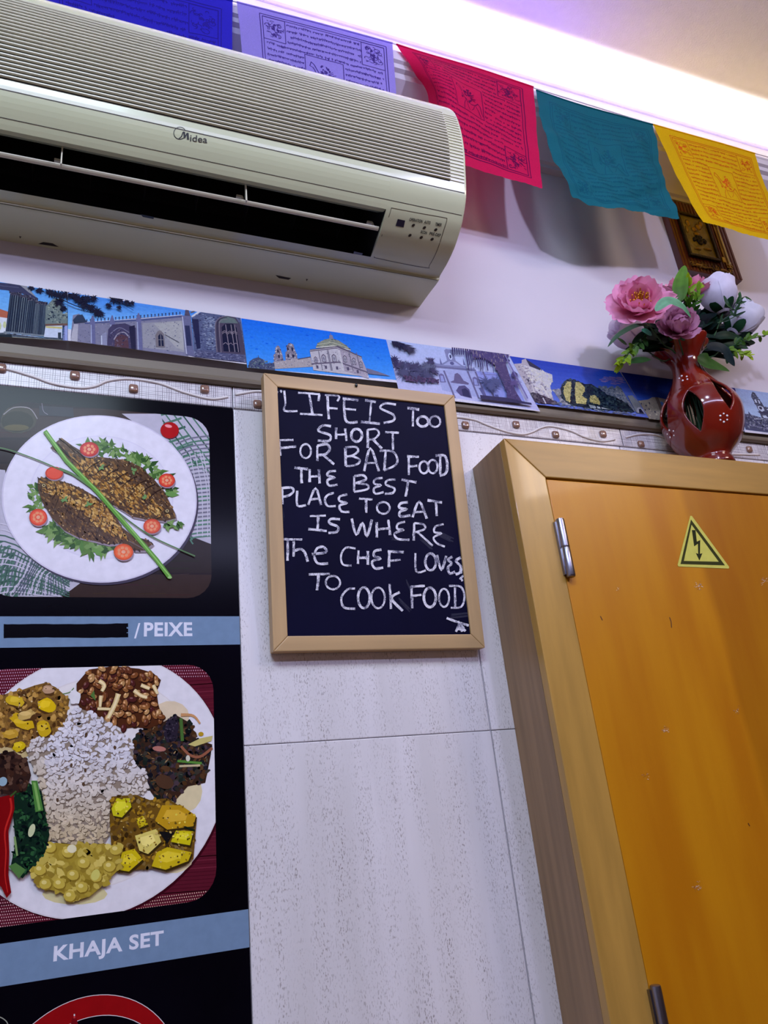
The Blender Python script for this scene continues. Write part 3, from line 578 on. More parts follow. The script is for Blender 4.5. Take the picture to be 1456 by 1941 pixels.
S = [  # strokes traced as handwriting, crop frame (scale .3159, origin 480,690)
 [(150,165),(158,172)], [(172,160),(182,168)],
 [(196,160),(203,235),(197,280),(275,282)], [(280,172),(410,180)], [(408,182),(400,222)], [(345,178),(365,298)], [(290,298),(425,305)], [(455,185),(462,330)], [(440,185),(522,190),(514,222)], [(465,262),(515,266)],
 [(556,205),(555,270),(570,345),(635,345)], [(545,205),(640,215)], [(560,268),(625,272)], [(680,215),(745,225)], [(718,220),(705,350)], [(655,345),(768,355)],
 [(865,240),(800,233),(772,262),(848,300),(850,335),(790,350)], [(935,260),(1005,268)], [(968,265),(965,370)], EL(1025,340,33,30), EL(1098,340,32,32),
 [(475,372),(425,368),(400,400),(468,425),(462,460),(395,458)], [(505,380),(505,450)], [(560,385),(568,460)], [(505,422),(565,420)], EL(628,425,32,38), [(695,390),(695,500)], [(695,392),(745,388),(762,415),(735,445),(700,450)], [(728,450),(780,505)], [(800,405),(882,408)], [(845,408),(845,512)],
 [(165,465),(170,552)], [(160,458),(250,455)], [(170,505),(265,494)], EL(322,522,32,42), [(392,490),(392,580)], [(392,490),(450,480),(466,512),(440,540),(395,545)], [(428,545),(492,600)],
 [(560,500),(562,610)], [(560,500),(620,495),(637,520),(600,548),(565,552)], [(600,550),(642,568),(640,592),(600,608),(562,610)], [(672,640),(710,502),(760,640)], [(680,592),(748,590)], [(803,512),(792,635)], [(765,518),(840,520),(870,560),(860,602),(790,635)],
 [(940,550),(940,662)], [(930,550),(1000,552)], [(940,610),(990,606)], EL(1030,615,27,36), EL(1083,610,28,40), [(1128,548),(1128,655)], [(1100,545),(1155,545),(1170,600),(1160,650),(1125,664)],
 [(255,622),(335,630)], [(295,628),(297,716)], [(345,630),(345,708)], [(400,630),(405,716)], [(345,675),(405,672)], [(503,640),(462,645),(452,668),(495,680),(452,695),(462,728),(512,722)],
 [(612,670),(610,762)], [(612,670),(665,665),(682,690),(620,712)], [(620,712),(690,722),(690,748),(610,765)], [(782,680),(738,688),(732,715),(772,724),(730,742),(738,775),(788,765)], [(860,690),(812,694),(802,720),(852,742),(842,770),(795,775)], [(895,690),(985,705)], [(935,700),(920,792)],
 [(180,750),(182,842)], [(175,745),(235,742),(247,765),(217,790),(180,797)], [(270,760),(270,848),(322,846)], [(335,845),(380,745),(412,845)], [(345,812),(405,806)], [(490,772),(452,785),(435,815),(452,850),(500,850)], [(570,780),(525,793),(523,820),(567,832),(523,847),(535,882),(582,885)],
 [(640,805),(720,810)], [(682,808),(682,890)], EL(785,860,38,35), [(932,825),(890,832),(880,858),(925,867),(885,882),(887,910),(947,904)], [(960,915),(1000,820),(1045,922)], [(965,885),(1035,880)], [(1050,812),(1138,825)], [(1100,820),(1105,907)],
 [(345,912),(440,908)], [(395,910),(390,1000)], [(335,990),(445,1000)], [(525,930),(472,928),(460,952),(512,975),(505,1005),(455,1012)], [(595,925),(622,1022),(660,950),(685,1032),(716,930)], [(745,945),(745,1037)], [(815,930),(825,1022)], [(745,990),(820,982)], [(915,942),(872,955),(868,985),(907,990),(852,1012),(870,1045),(940,1050)],
 [(970,950),(965,1055)], [(970,950),(1025,958),(1032,985),(975,1005)], [(990,1005),(1080,1085)], [(1145,955),(1097,970),(1090,1003),(1132,1010),(1085,1035),(1105,1070),(1152,1090)],
 [(180,1052),(298,1052)], [(212,1055),(208,1180)], [(247,1062),(245,1155)], [(245,1125),(285,1110),(312,1130),(330,1185)], [(355,1140),(440,1128),(425,1097),(387,1105),(370,1150),(390,1195),(452,1195)],
 [(617,1105),(560,1100),(530,1145),(540,1200),(592,1207)], [(635,1115),(630,1197)], [(690,1120),(690,1202)], [(632,1160),(690,1160)], [(772,1110),(732,1120),(728,1150),(767,1163),(716,1182),(732,1222),(782,1218)], [(820,1125),(815,1215)], [(810,1120),(905,1125)], [(820,1177),(887,1170)],
 [(975,1130),(980,1240),(1037,1233)], EL(1066,1182,32,50), [(1105,1140),(1130,1230),(1160,1145)], [(1197,1150),(1172,1168),(1192,1190),(1170,1215),(1180,1250),(1212,1240)], [(1247,1155),(1217,1175),(1247,1208),(1240,1245),(1215,1255)], [(1252,1225),(1247,1250)], [(1245,1270),(1256,1296)], [(1262,1262),(1240,1285)],
 [(335,1262),(462,1258)], [(395,1260),(385,1356)], EL(480,1310,43,40), [(612,1345),(568,1350),(530,1400),(545,1458),(612,1466)], EL(665,1400,35,62), EL(750,1400,40,62), [(820,1315),(827,1466)], [(880,1365),(830,1402),(897,1477)],
 [(950,1330),(955,1462)], [(945,1332),(1030,1325)], [(955,1387),(1010,1380)], EL(1060,1395,36,58), EL(1145,1397,30,54), [(1210,1335),(1212,1450)], [(1175,1325),(1245,1330),(1267,1390),(1247,1450),(1185,1456)],
 [(1160,1518),(1220,1540),(1292,1562)], [(1230,1535),(1250,1600)], [(1215,1600),(1238,1545)], [(1248,1560),(1272,1596)], [(1236,1540),(1234,1590)], [(1245,1545),(1258,1598)]]
CS = lambda p: (480 + p[0] * .3159, 690 + p[1] * .3159)
for i, st_ in enumerate(S):
    pts = [CS(p) for p in st_]; wd = random.uniform(3.6, 5.0)
    if i > 142: wd = 3.6
    if len(pts) == 2: 
        a, c = pts; pts = [(a[0] + (c[0] - a[0]) * t + random.uniform(-.3, .3), a[1] + (c[1] - a[1]) * t + random.uniform(-.3, .3)) for t in np.linspace(0, 1, 7)]; ch.line(pts, wd, (255, 255, 255), rough=.16)
    else: ch.curve(pts, wd, (255, 255, 255), n=4, rough=.12)
ch.done('chalk_writing', m_chalk, bd)
sg = Art(bpx, lambda u, v, h: BP(u, v, -0.003 + h), step=6e-6, h0=5e-6)
for (x, y, dx, dy, n_) in ((1115, 1010, 80, 40, 12), (1010, 1040, 60, 55, 8), (1190, 1505, 100, -10, 8), (880, 1410, 60, 60, 6), (930, 1300, 30, 60, 5), (180, 870, 10, 60, 4), (840, 1040, 90, 10, 6)):
    for k in range(n_):
        a = random.uniform(-12, 12); c_ = random.uniform(-14, 14); sg.line([CS((x + a, y + c_)), CS((x + dx * .5 + a, y + dy * .5 + c_)), CS((x + dx + a, y + dy + c_))], random.uniform(.6, 1.8), (36, 35, 62), rough=.4, lay=False)
sg.done('chalk_smears', mat('chalk_dust', (255, 255, 255), 0.9, attr=True, var=.4, scale=500), bd)['kind'] = 'stuff'
# ------------------------------------------------------------------ food poster (one laminated sheet on the tiles)
YP = -0.0016
pz = lambda px, py: (lambda p: (p.x, p.z))(WY(px, py, YP))
psurf = lambda x, z, h: Vector((x, YP - h, z))
PX0, PX1 = -0.1316, 0.1866
PG_ = (1.0, 1.0, 0.92)
po = empty('food_poster', (0.0275, -0.001, ZC - 0.5)); tag(po, 'black laminated restaurant poster with fish and rice plates left of the chalkboard', 'poster')
b = MB(); b.col = lin((13, 10, 22)); b.box(PX0, PX1, YP, -0.0002, ZC - 0.50, ZC + 0.5585); b.build('sheet', mat('poster_black', (7, 5, 15), 0.16, var=0.5, scale=5, spec=0.07), po)
def fitcircle(pts):
    A = np.array([[2 * x, 2 * y, 1] for x, y in pts]); r = np.array([x * x + y * y for x, y in pts]); s = np.linalg.lstsq(A, r, rcond=None)[0]
    return s[0], s[1], math.sqrt(s[2] + s[0] ** 2 + s[1] ** 2)
# ---- fish picture
F = lambda x, y: (x * .3297, 720 + y * .3297)
FL = lambda pts: [F(*p) for p in pts]
a = Art(pz, psurf, rrect(-.098, .1535, ZC + .2855, ZC + .5385, .030), gain=PG_)
a.poly(FL([(-500, -100), (1500, -100), (1500, 1600), (-500, 1600)]), (38, 27, 34))
for y0, y1, c in ((160, 330, (58, 40, 42)), (340, 470, (44, 30, 36)), (480, 700, (50, 36, 38)), (870, 1105, (44, 34, 34)), (1112, 1260, (56, 40, 38))):
    a.poly(FL([(-500, y0), (1500, y0 + 10), (1500, y1 + 6), (-500, y1)]), c)
    for k in range(14):
        y = random.uniform(y0, y1); x = random.uniform(-50, 1100); a.line(FL([(x, y), (x + random.uniform(60, 260), y + random.uniform(-6, 6))]), .7, tuple(v + random.choice((-12, 14)) for v in c), lay=False)
a.ell(*F(100, 230), 37, 26, (64, 58, 48)); a.ell(*F(100, 240), 31, 20, (44, 40, 30)); a.ell(*F(95, 275), 24, 6, (88, 78, 44)); a.curve(FL([(20, 200), (80, 160), (170, 165), (215, 225)]), 1.6, (150, 142, 150)); a.poly(FL([(225, 150), (420, 160), (425, 215), (225, 205)]), (54, 52, 62)); a.curve(FL([(240, 130), (250, 180), (275, 200)]), .8, (150, 140, 160))
def gingham(region, dirs, n, c1=(84, 122, 108), c2=(150, 140, 172)):
    a.poly(FL(region), (190, 184, 206)); a.cl2 = [pz(*F(*p)) for p in region]
    for (p, q, dx, dy, w) in dirs:
        for k in range(n):
            pts = [(p[0] + dx * k, p[1] + dy * k), ((p[0] + q[0]) / 2 + dx * k + random.uniform(-6, 6), (p[1] + q[1]) / 2 + dy * k + random.uniform(-6, 6)), (q[0] + dx * k, q[1] + dy * k)]
            a.curve(FL(pts), w, c1 if k % 3 else (58, 92, 82), n=4)
    a.cl2 = None
gingham([(700, 195), (1215, 195), (1215, 945), (1100, 900), (1000, 500), (850, 300)], [((600, 250), (1000, 120), 22, 50, 4.2), ((760, 190), (1100, 640), 36, -14, 2.6)], 16)
for k in range(26):                                    # woven checks down the right side
    y = 330 + k * 23; a.curve(FL([(1010 + k * 4, y + 40), (1100, y + 6), (1215, y - 8)]), 2.8, random.choice(((86, 128, 112), (120, 118, 140))), n=3)
for x in (1130, 1160, 1190, 1205): a.curve(FL([(x - 40, 420), (x, 640), (x + 4, 900)]), 1.6, (200, 196, 216), n=4)
gingham([(-300, 480), (30, 520), (60, 800), (200, 1000), (330, 1100), (460, 1170), (400, 1215), (340, 1250), (-300, 1250)], [((-200, 700), (0, 600), 8, 44, 4.5), ((-150, 1300), (150, 900), 42, 10, 4.2), ((0, 1260), (60, 1000), 44, 16, 3)], 13)
for k in range(24): a.line(FL([(-30 + k * 20, 930 + k * 9), (-60 + k * 19, 1060 + k * 5), (-90 + k * 20, 1240)]), 2.6, random.choice(((76, 106, 98), (96, 104, 122))))
for k in range(13): a.curve(FL([(-100, 820 + k * 36), (90, 860 + k * 30), (400, 1130 + k * 12)]), 2.2, random.choice(((70, 104, 94), (206, 200, 222))), n=4)
for k in range(20): a.curve(FL([(170 + k * 13, 1010 + k * 8), (130 + k * 12, 1120), (40 + k * 18, 1235)]), 1.8, random.choice(((84, 92, 108), (206, 200, 222), (76, 106, 98))), n=4)
cx, cz, r = fitcircle([pz(3, 946), pz(373, 946), pz(188, 788), pz(188, 1105)])
circ = lambda k, n=72, ox=0, oz=0: [(cx + ox + k * r * math.cos(2 * PI * i / n), cz + oz + k * r * math.sin(2 * PI * i / n)) for i in range(n)]
a.poly(circ(1.0, ox=.002, oz=-.003), (70, 62, 84), raw=True); a.poly(circ(1.0), (214, 206, 232), raw=True); a.poly(circ(.985), (232, 226, 246), raw=True); a.poly(circ(.74), (222, 215, 240), raw=True); a.poly(circ(.725), (228, 222, 244), raw=True)
a.ell(*F(980, 300), 16, 14, (70, 50, 70)); a.ell(*F(975, 292), 17.5, 15.5, (176, 22, 30), n=20); a.ell(*F(968, 268), 7, 3, (240, 150, 160), rot=.2)
def leaf2(x, y, l, w, rot, c):
    dx, dy = math.cos(rot) * l, math.sin(rot) * l; nx, ny = -math.sin(rot) * w, math.cos(rot) * w
    a.poly([F(x, y), F(x + dx * .35 + nx, y + dy * .35 + ny), F(x + dx, y + dy), F(x + dx * .4 - nx, y + dy * .4 - ny)], c, lay=False)
G = [(92, 128, 62), (70, 108, 48), (116, 150, 84), (50, 84, 40), (130, 160, 96)]
def greens(reg, n, l, w):
    for k in range(n):
        if k % 12 == 0: a.lay()
        t = random.random() * (len(reg) - 1); i = int(t); f = t - i; x = reg[i][0] + (reg[i + 1][0] - reg[i][0]) * f + random.uniform(-26, 26); y = reg[i][1] + (reg[i + 1][1] - reg[i][1]) * f + random.uniform(-22, 22)
        leaf2(x, y, l * random.uniform(.6, 1.2), w * random.uniform(.6, 1.2), random.uniform(0, 2 * PI), random.choice(G))
greens([(500, 400), (570, 400), (620, 390), (680, 410), (740, 450), (820, 460), (870, 520), (930, 560), (980, 650)], 150, 55, 13)
greens([(200, 620), (200, 700), (230, 780)], 40, 50, 13); greens([(270, 860), (300, 850), (360, 920), (430, 930), (480, 950), (560, 970), (640, 970)], 130, 62, 16)
leaf2(505, 330, 90, 16, PI / 2, (86, 130, 62)); leaf2(1030, 665, -110, 18, .1, (106, 150, 80)); leaf2(470, 1005, 90, 14, -PI / 2, (86, 130, 60)); leaf2(590, 1020, 90, 16, -2.4, (104, 150, 74))
fa = [(355, 338), (330, 355), (290, 395), (345, 430), (400, 470), (440, 520), (480, 570), (530, 630), (590, 690), (680, 740), (760, 790), (850, 808), (950, 815), (1010, 800), (1005, 770), (970, 700), (940, 640), (880, 570), (800, 500), (720, 465), (640, 455), (560, 445), (480, 420), (420, 385)]
fb = [(218, 570), (270, 565), (330, 580), (400, 600), (470, 630), (540, 670), (610, 720), (660, 780), (700, 850), (760, 900), (850, 925), (880, 945), (860, 960), (830, 985), (770, 985), (700, 945), (620, 950), (540, 930), (450, 910), (370, 870), (300, 800), (240, 700), (218, 630)]
for fish, gold, spine in ((fa, [(400, 440), (480, 450), (600, 480), (720, 530), (820, 610), (890, 700), (980, 790), (860, 800), (700, 740), (560, 640), (450, 520)], 0), (fb, [(230, 590), (330, 590), (470, 640), (600, 730), (680, 840), (740, 930), (640, 900), (540, 830), (440, 740), (330, 680), (250, 650)], 1)):
    a.poly(FL([(x + 8, y + 12) for x, y in fish]), (150, 136, 150)); a.poly(FL(fish), (88, 62, 42))
    R_ = FL(fish); a.scatter(R_, 620, 3.4, [(64, 40, 28), (104, 72, 44), (50, 32, 26), (136, 98, 56), (92, 70, 56)], (0.25, .6), (0.5, 1.1))
    a.scatter(FL(gold), 420, 3.6, [(178, 128, 58), (196, 150, 80), (150, 102, 44), (122, 80, 36), (206, 166, 98)], (0.3, .7), (0.5, 1.1))
    a.scatter(R_, 120, 1.5, [(206, 170, 120), (180, 150, 120), (36, 24, 22)], (0.3, .8))
for k in range(8):
    x = 520 + k * 52; y = 470 + k * 22; a.curve(FL([(x + 60, y), (x + 10, y + 26), (x - 30, y + 62)]), 1.8, (48, 26, 18), .8)
for k in range(7):
    x = 330 + k * 60; y = 640 + k * 40; a.curve(FL([(x + 20, y - 6), (x + 5, y + 50), (x - 20, y + 110)]), 1.5, (44, 26, 22), .6)
for x, y in ((430, 400), (330, 370), (400, 440), (370, 360), (350, 400)): a.curve(FL([(x - 30, y - 20), (x + 20, y + 20), (x + 60, y + 60)]), 1.2, (44, 32, 32))
for x, y, s in ((960, 758, 1), (252, 612, 1)): a.ell(*F(x, y), 5.5, 4.6, (66, 50, 36)); a.ell(*F(x, y), 3.4, 3, (196, 170, 120)); a.ell(*F(x, y), 1.7, 1.5, (20, 16, 18))
a.curve(FL([(905, 735), (930, 760), (925, 790), (900, 800)]), 1.4, (46, 34, 26)); a.curve(FL([(310, 590), (325, 640), (300, 690)]), 1.4, (50, 32, 28))
a.line(FL([(760, 900), (870, 940)]), 2, (70, 52, 50)); a.line(FL([(740, 930), (830, 980)]), 2, (120, 100, 96))
def tomato(x, y, rx, ry, c, cut=True):
    a.ell(*F(x + 4, y + 8), rx, ry, (150, 130, 150)); a.ell(*F(x, y), rx, ry, c, n=20); a.ell(*F(x, y), rx * .84, ry * .82, tuple(min(255, v + 22) for v in c), n=18)
    if cut:
        for k in range(7): t = 2 * PI * k / 7; a.ell(F(x, y)[0] + rx * .5 * math.cos(t), F(x, y)[1] + ry * .5 * math.sin(t), rx * .16, ry * .24, (236, 150, 110), rot=t, n=7, lay=False)
        a.ell(*F(x, y), rx * .22, ry * .22, (236, 170, 140))
tomato(513, 405, 18, 14, (186, 34, 34)); tomato(312, 542, 17, 12.5, (206, 60, 40), False); tomato(220, 795, 17, 16, (214, 70, 46)); tomato(958, 583, 15.5, 13, (206, 58, 40)); tomato(873, 846, 16.5, 14, (206, 74, 48)); tomato(709, 994, 18.5, 15.5, (220, 84, 40))
for k in range(16): leaf2(940 + random.uniform(-10, 100), 830 + random.uniform(-20, 20), 46, 11, random.uniform(-.8, 1.4), random.choice(G))
for x, y in ((370, 690), (510, 725), (765, 530), (840, 685), (580, 505)):
    for k in range(4): leaf2(x, y, 26, 8, random.uniform(0, 6), (110, 150, 90))
a.curve(FL([(-60, 390), (40, 405), (200, 460), (340, 520), (470, 580), (600, 700), (760, 830), (900, 920), (1120, 1018)]), 2.2, (86, 122, 74), 2.4, n=6)
a.curve(FL([(340, 515), (420, 550), (520, 620)]), 4.4, (98, 132, 86))
a.line(FL([(258, 300), (380, 470), (560, 650), (760, 880), (900, 1040), (975, 1140)]), 8.2, (96, 152, 58), 8.4); a.line(FL([(264, 305), (386, 468), (566, 648), (766, 878), (980, 1138)]), 2.4, (146, 196, 104))
a.ell(*F(975, 1140), 4, 2.6, (150, 190, 120))
a.done('fish_picture', m_print, po)
# ---- rice plate picture
Gm = lambda x, y: (x * .3297, 1220 + y * .3297)
GL = lambda pts: [Gm(*p) for p in pts]
a = Art(pz, psurf, rrect(-.098, .1535, ZC - .0465, ZC + .2040, .030), gain=PG_)
a.poly(GL([(-500, 0), (1500, 0), (1500, 2000), (-500, 2000)]), (92, 24, 42))
for k in range(70):
    y = 100 + k * 22; a.line(GL([(-300, y + 60), (1400, y - 60)]), 1.5, random.choice(((120, 40, 60), (76, 18, 34), (104, 30, 46))), lay=False)
a.lay()
def weave(x0, x1, y0, y1, c1, sk):
    for j in range(int((y1 - y0) / 17)):
        for i in range(int((x1 - x0) / 13)):
            x = x0 + i * 13 + (j % 2) * 6.5; y = y0 + j * 17 - (x - x0) * sk; a.poly(GL([(x - 3, y), (x, y - 4.5), (x + 3, y), (x, y + 4.5)]), c1, lay=False)
weave(-250, 260, 150, 420, (226, 178, 214), .05); weave(930, 1240, 90, 210, (222, 170, 200), .02); weave(-250, 500, 1500, 1760, (240, 196, 206), .10); weave(650, 1260, 1490, 1640, (246, 214, 196), .12)
pc_ = fitcircle([pz(*Gm(*p)) for p in ((935, 132), (1225, 412), (1110, 1245), (375, 1583), (130, 1530), (0, 1442), (238, 145))])
cx, cz, r = pc_
a.poly(circ(1.0, ox=.002, oz=-.002), (60, 10, 24), raw=True); a.poly(circ(1.0), (222, 214, 226), raw=True); a.poly(circ(.99), (232, 226, 240), raw=True); a.poly(circ(.80), (226, 216, 224), raw=True); a.poly(circ(.79), (234, 226, 232), raw=True)
a.ell(*Gm(1060, 850), 34, 40, (226, 208, 170)); a.ell(*Gm(990, 1230), 40, 30, (230, 214, 176)); a.ell(*Gm(980, 420), 36, 30, (228, 206, 180)); a.ell(*Gm(430, 1440), 62, 20, (222, 208, 160)); a.ell(*Gm(100, 480), 60, 60, (206, 180, 130))
# fried potato and meat, upper left
reg = [(-80, 330), (60, 280), (130, 265), (200, 240), (260, 225), (320, 250), (400, 320), (390, 380), (370, 470), (300, 540), (200, 560), (130, 620), (60, 600), (-80, 570)]
a.poly(GL(reg), (128, 92, 44)); a.scatter(GL(reg), 300, 5, [(176, 130, 60), (146, 104, 50), (104, 70, 36), (196, 150, 80), (84, 54, 30)])
for x, y, rx, ry, c in ((265, 355, 17, 14, (226, 186, 22)), (90, 330, 17, 10, (214, 176, 40)), (130, 450, 26, 12, (214, 172, 30)), (250, 490, 15, 14, (210, 170, 30)), (110, 590, 13, 10, (216, 182, 24)), (280, 265, 12, 8, (190, 150, 120)), (60, 520, 16, 9, (196, 150, 50)), (150, 410, 18, 8, (206, 170, 100))):
    a.ell(*Gm(x + 4, y + 10), rx, ry, (84, 54, 28), jit=.2); a.ell(*Gm(x, y), rx, ry, c, jit=.18, rot=random.uniform(-.5, .5)); a.ell(*Gm(x - 6, y - 8), rx * .6, ry * .5, tuple(min(255, v + 20) for v in c), jit=.2)
a.scatter(GL(reg), 60, 1.6, [(70, 44, 26), (220, 190, 140)])
a.curve(GL([(360, 290), (400, 280), (425, 255)]), 1.6, (90, 130, 70))
# dark greens right
reg = [(780, 520), (860, 470), (940, 450), (1010, 410), (1100, 460), (1130, 550), (1220, 580), (1210, 650), (1180, 800), (1080, 820), (1010, 900), (900, 900), (830, 800), (760, 700)]
a.poly(GL(reg), (58, 38, 30)); a.scatter(GL(reg), 420, 5, [(26, 26, 36), (18, 20, 24), (52, 46, 40), (84, 56, 36), (36, 44, 40), (66, 50, 60)]); a.scatter(GL(reg), 60, 3, [(120, 84, 50), (150, 118, 84), (90, 96, 84)], (.2, .4))
a.poly(GL([(940, 520), (960, 440), (1010, 412), (1030, 470), (1010, 560), (960, 570)]), (44, 36, 52)); a.scatter(GL([(940, 520), (960, 440), (1010, 412), (1030, 470), (1010, 560), (960, 570)]), 60, 2, [(70, 60, 76), (26, 22, 34)])
a.line(GL([(1040, 430), (1048, 560)]), 6, (74, 110, 52)); a.curve(GL([(1040, 410), (1110, 415), (1150, 460)]), 6, (206, 150, 104), 3); a.poly(GL([(1080, 580), (1150, 545), (1222, 530), (1215, 560), (1120, 592)]), (206, 190, 120)); a.line(GL([(1020, 675), (1160, 688)]), 4.5, (90, 140, 60)); a.line(GL([(1030, 705), (1150, 700)]), 4, (206, 186, 150)); a.curve(GL([(1040, 590), (1090, 640), (1150, 650), (1220, 600)]), 5, (150, 92, 70)); a.ell(*Gm(915, 605), 13, 5, (180, 116, 108), rot=.1); a.ell(*Gm(1080, 660), 4, 6, (220, 214, 200)); a.ell(*Gm(945, 795), 18, 13, (80, 54, 40), rot=.4); a.ell(*Gm(1155, 520), 5, 4, (190, 150, 40))
# beans
reg = [(440, 230), (510, 150), (650, 130), (800, 145), (880, 170), (925, 210), (900, 280), (910, 350), (940, 450), (860, 490), (780, 480), (700, 490), (640, 450), (560, 420), (470, 390), (440, 330)]
a.poly(GL(reg), (78, 40, 24)); h0 = a.h
for k in range(150):
    for _ in range(30):
        x, y = random.uniform(430, 930), random.uniform(130, 490)
        if inside((x, y), reg): break
    c = random.choice(((150, 96, 54), (124, 72, 40), (170, 116, 72), (100, 52, 34), (186, 140, 92), (80, 34, 34))); ro = random.uniform(0, PI); sz = random.uniform(6, 8.5)
    a.ell(*Gm(x + 3, y + 5), sz, sz * .66, (50, 24, 18), rot=ro, n=10); a.ell(*Gm(x, y), sz, sz * .62, c, rot=ro, n=10); a.ell(*Gm(x - 5, y - 6), sz * .4, sz * .2, tuple(min(255, v + 60) for v in c), rot=ro, n=6); a.h -= a.step * 2
a.h += 1e-4 * 0 + a.step * 3
for pts, w in (([(570, 215), (600, 240), (585, 275)], 8), ([(580, 300), (575, 365)], 7), ([(560, 375), (640, 378)], 6), ([(680, 290), (660, 350), (620, 430)], 10), ([(770, 270), (810, 300), (845, 310)], 8), ([(810, 240), (860, 260)], 8), ([(880, 240), (905, 290)], 7)): a.curve(GL(pts), w, (226, 196, 140), w * .8, rough=.1); a.curve(GL(pts), w * .4, (244, 222, 180))
a.poly(GL([(520, 300), (540, 270), (550, 330)]), (84, 120, 60))
# flattened rice
reg = [(400, 400), (440, 370), (520, 395), (600, 440), (680, 500), (750, 550), (765, 640), (770, 700), (840, 740), (850, 810), (800, 880), (700, 880), (640, 920), (630, 1000), (630, 1100), (600, 1150), (450, 1155), (380, 1150), (290, 1130), (250, 1060), (250, 980), (240, 880), (220, 760), (180, 690), (150, 610), (200, 550), (290, 540), (370, 470)]
a.poly(GL(reg), (150, 132, 120)); h0 = a.h
RL = GL(reg)
for k in range(1150):
    for _ in range(30):
        x, y = random.uniform(140, 860), random.uniform(360, 1160)
        if inside((x, y), reg): break
    t = max(0, min(1, (y - 650) / 450 + (x < 260) * .4)); j = random.uniform(-14, 10); c = (226 - 18 * t + j, 220 - 34 * t + j, 234 - 78 * t + j); ro = random.uniform(0, PI); sz = random.uniform(4.5, 7)
    a.h = h0 + (k % 150 + 1) * a.step; px_, py_ = Gm(x, y)
    if k % 2: a.ell(px_ + .8, py_ + 1.2, sz, sz * .6, (130 - 20 * t, 112 - 20 * t, 110 - 40 * t), rot=ro, n=7, lay=False, dh=0.0)
    a.ell(px_, py_, sz, sz * .56, c, rot=ro, n=7, lay=False, dh=a.step / 2)
a.h = h0 + 152 * a.step
a.ell(*Gm(430, 310), 11, 14, (232, 226, 236), jit=.15)
for (x, y) in ((410, 700), (490, 730), (495, 525), (480, 810), (660, 600), (330, 900)): a.ell(*Gm(x, y), 2.6, 4, (90, 66, 50), jit=.2)
# yellow vegetable curry, lower right
reg = [(640, 880), (780, 870), (860, 900), (960, 890), (1040, 940), (1130, 1000), (1110, 1240), (900, 1290), (680, 1310), (640, 1200), (630, 1000)]
a.poly(GL(reg), (112, 80, 28)); a.scatter(GL(reg), 330, 4.5, [(150, 112, 34), (96, 66, 26), (176, 134, 40), (70, 48, 22), (130, 104, 60)])
for pts, c in (([(640, 950), (670, 890), (745, 890), (755, 940), (700, 1000), (650, 990)], (206, 196, 30)), ([(780, 1010), (820, 990), (850, 1040), (800, 1060)], (204, 180, 26)), ([(890, 1020), (930, 930), (1040, 930), (1125, 990), (1110, 1050), (960, 1070)], (196, 150, 30)),
               ([(775, 1105), (900, 1065), (925, 1140), (850, 1210), (800, 1190)], (226, 206, 110)), ([(980, 1140), (1010, 1075), (1110, 1080), (1090, 1160)], (212, 196, 24)), ([(870, 1280), (900, 1200), (960, 1170), (1100, 1200), (1080, 1250), (950, 1300)], (208, 180, 28)), ([(680, 1300), (700, 1200), (770, 1180), (820, 1240), (740, 1310)], (212, 186, 24))):
    a.poly(GL([(x + 6, y + 12) for x, y in pts]), (60, 44, 18)); a.poly(GL(pts), c); mx_ = sum(p[0] for p in pts) / len(pts); my_ = sum(p[1] for p in pts) / len(pts)
    a.poly(GL([(mx_ + (x - mx_) * .6 - 4, my_ + (y - my_) * .5 - 8) for x, y in pts]), tuple(min(255, v + 26) for v in c)); a.scatter(GL(pts), 14, 2, [(150, 110, 30), (236, 214, 90), (110, 84, 30)])
a.poly(GL([(910, 1080), (1000, 1085), (960, 1150)]), (24, 22, 24)); a.line(GL([(1060, 1055), (1118, 1075)]), 3.5, (20, 34, 24)); a.scatter(GL(reg), 40, 2.2, [(216, 186, 110), (60, 44, 20)])
# chickpea mash
reg = [(160, 1290), (260, 1160), (320, 1145), (450, 1160), (600, 1150), (690, 1170), (690, 1290), (600, 1380), (520, 1450), (430, 1480), (350, 1430), (230, 1400)]
a.poly(GL(reg), (166, 140, 50)); a.scatter(GL(reg), 160, 8, [(196, 170, 76), (180, 154, 60), (212, 188, 96), (150, 124, 44)], (.6, 1))
for x, y in ((288, 1172), (628, 1280), (665, 1185), (550, 1340), (400, 1450), (340, 1380), (480, 1260), (420, 1330), (230, 1300), (260, 1380), (470, 1400), (390, 1200)):
    a.ell(*Gm(x + 4, y + 7), 12, 10, (140, 112, 36)); a.ell(*Gm(x, y), 11.5, 10, (200, 174, 74), jit=.06); a.ell(*Gm(x - 6, y - 8), 5, 4, (230, 210, 130))
a.ell(*Gm(413, 1180), 9, 8, (232, 222, 190)); a.ell(*Gm(548, 1330), 8, 11, (214, 204, 110), rot=.4)
# greens, chilli, meat at the left
reg = [(70, 900), (150, 790), (240, 850), (265, 1000), (285, 1100), (260, 1200), (180, 1290), (130, 1350), (60, 1290), (90, 1150)]
a.poly(GL(reg), (18, 40, 30)); a.scatter(GL(reg), 200, 5, [(12, 30, 26), (24, 56, 36), (40, 84, 48), (8, 16, 20)], (.3, .7)); a.poly(GL([(180, 790), (215, 790), (250, 960), (205, 970)]), (78, 130, 60)); a.poly(GL([(190, 800), (205, 800), (235, 955), (222, 960)]), (130, 176, 96)); a.ell(*Gm(183, 1075), 6, 13, (206, 210, 170), rot=.3); a.line(GL([(85, 1110), (100, 1220)]), 4, (130, 160, 100)); a.poly(GL([(50, 1280), (90, 1260), (150, 1300), (110, 1350)]), (84, 124, 66))
reg = [(-80, 650), (80, 620), (160, 680), (180, 760), (150, 850), (50, 870), (-80, 850)]
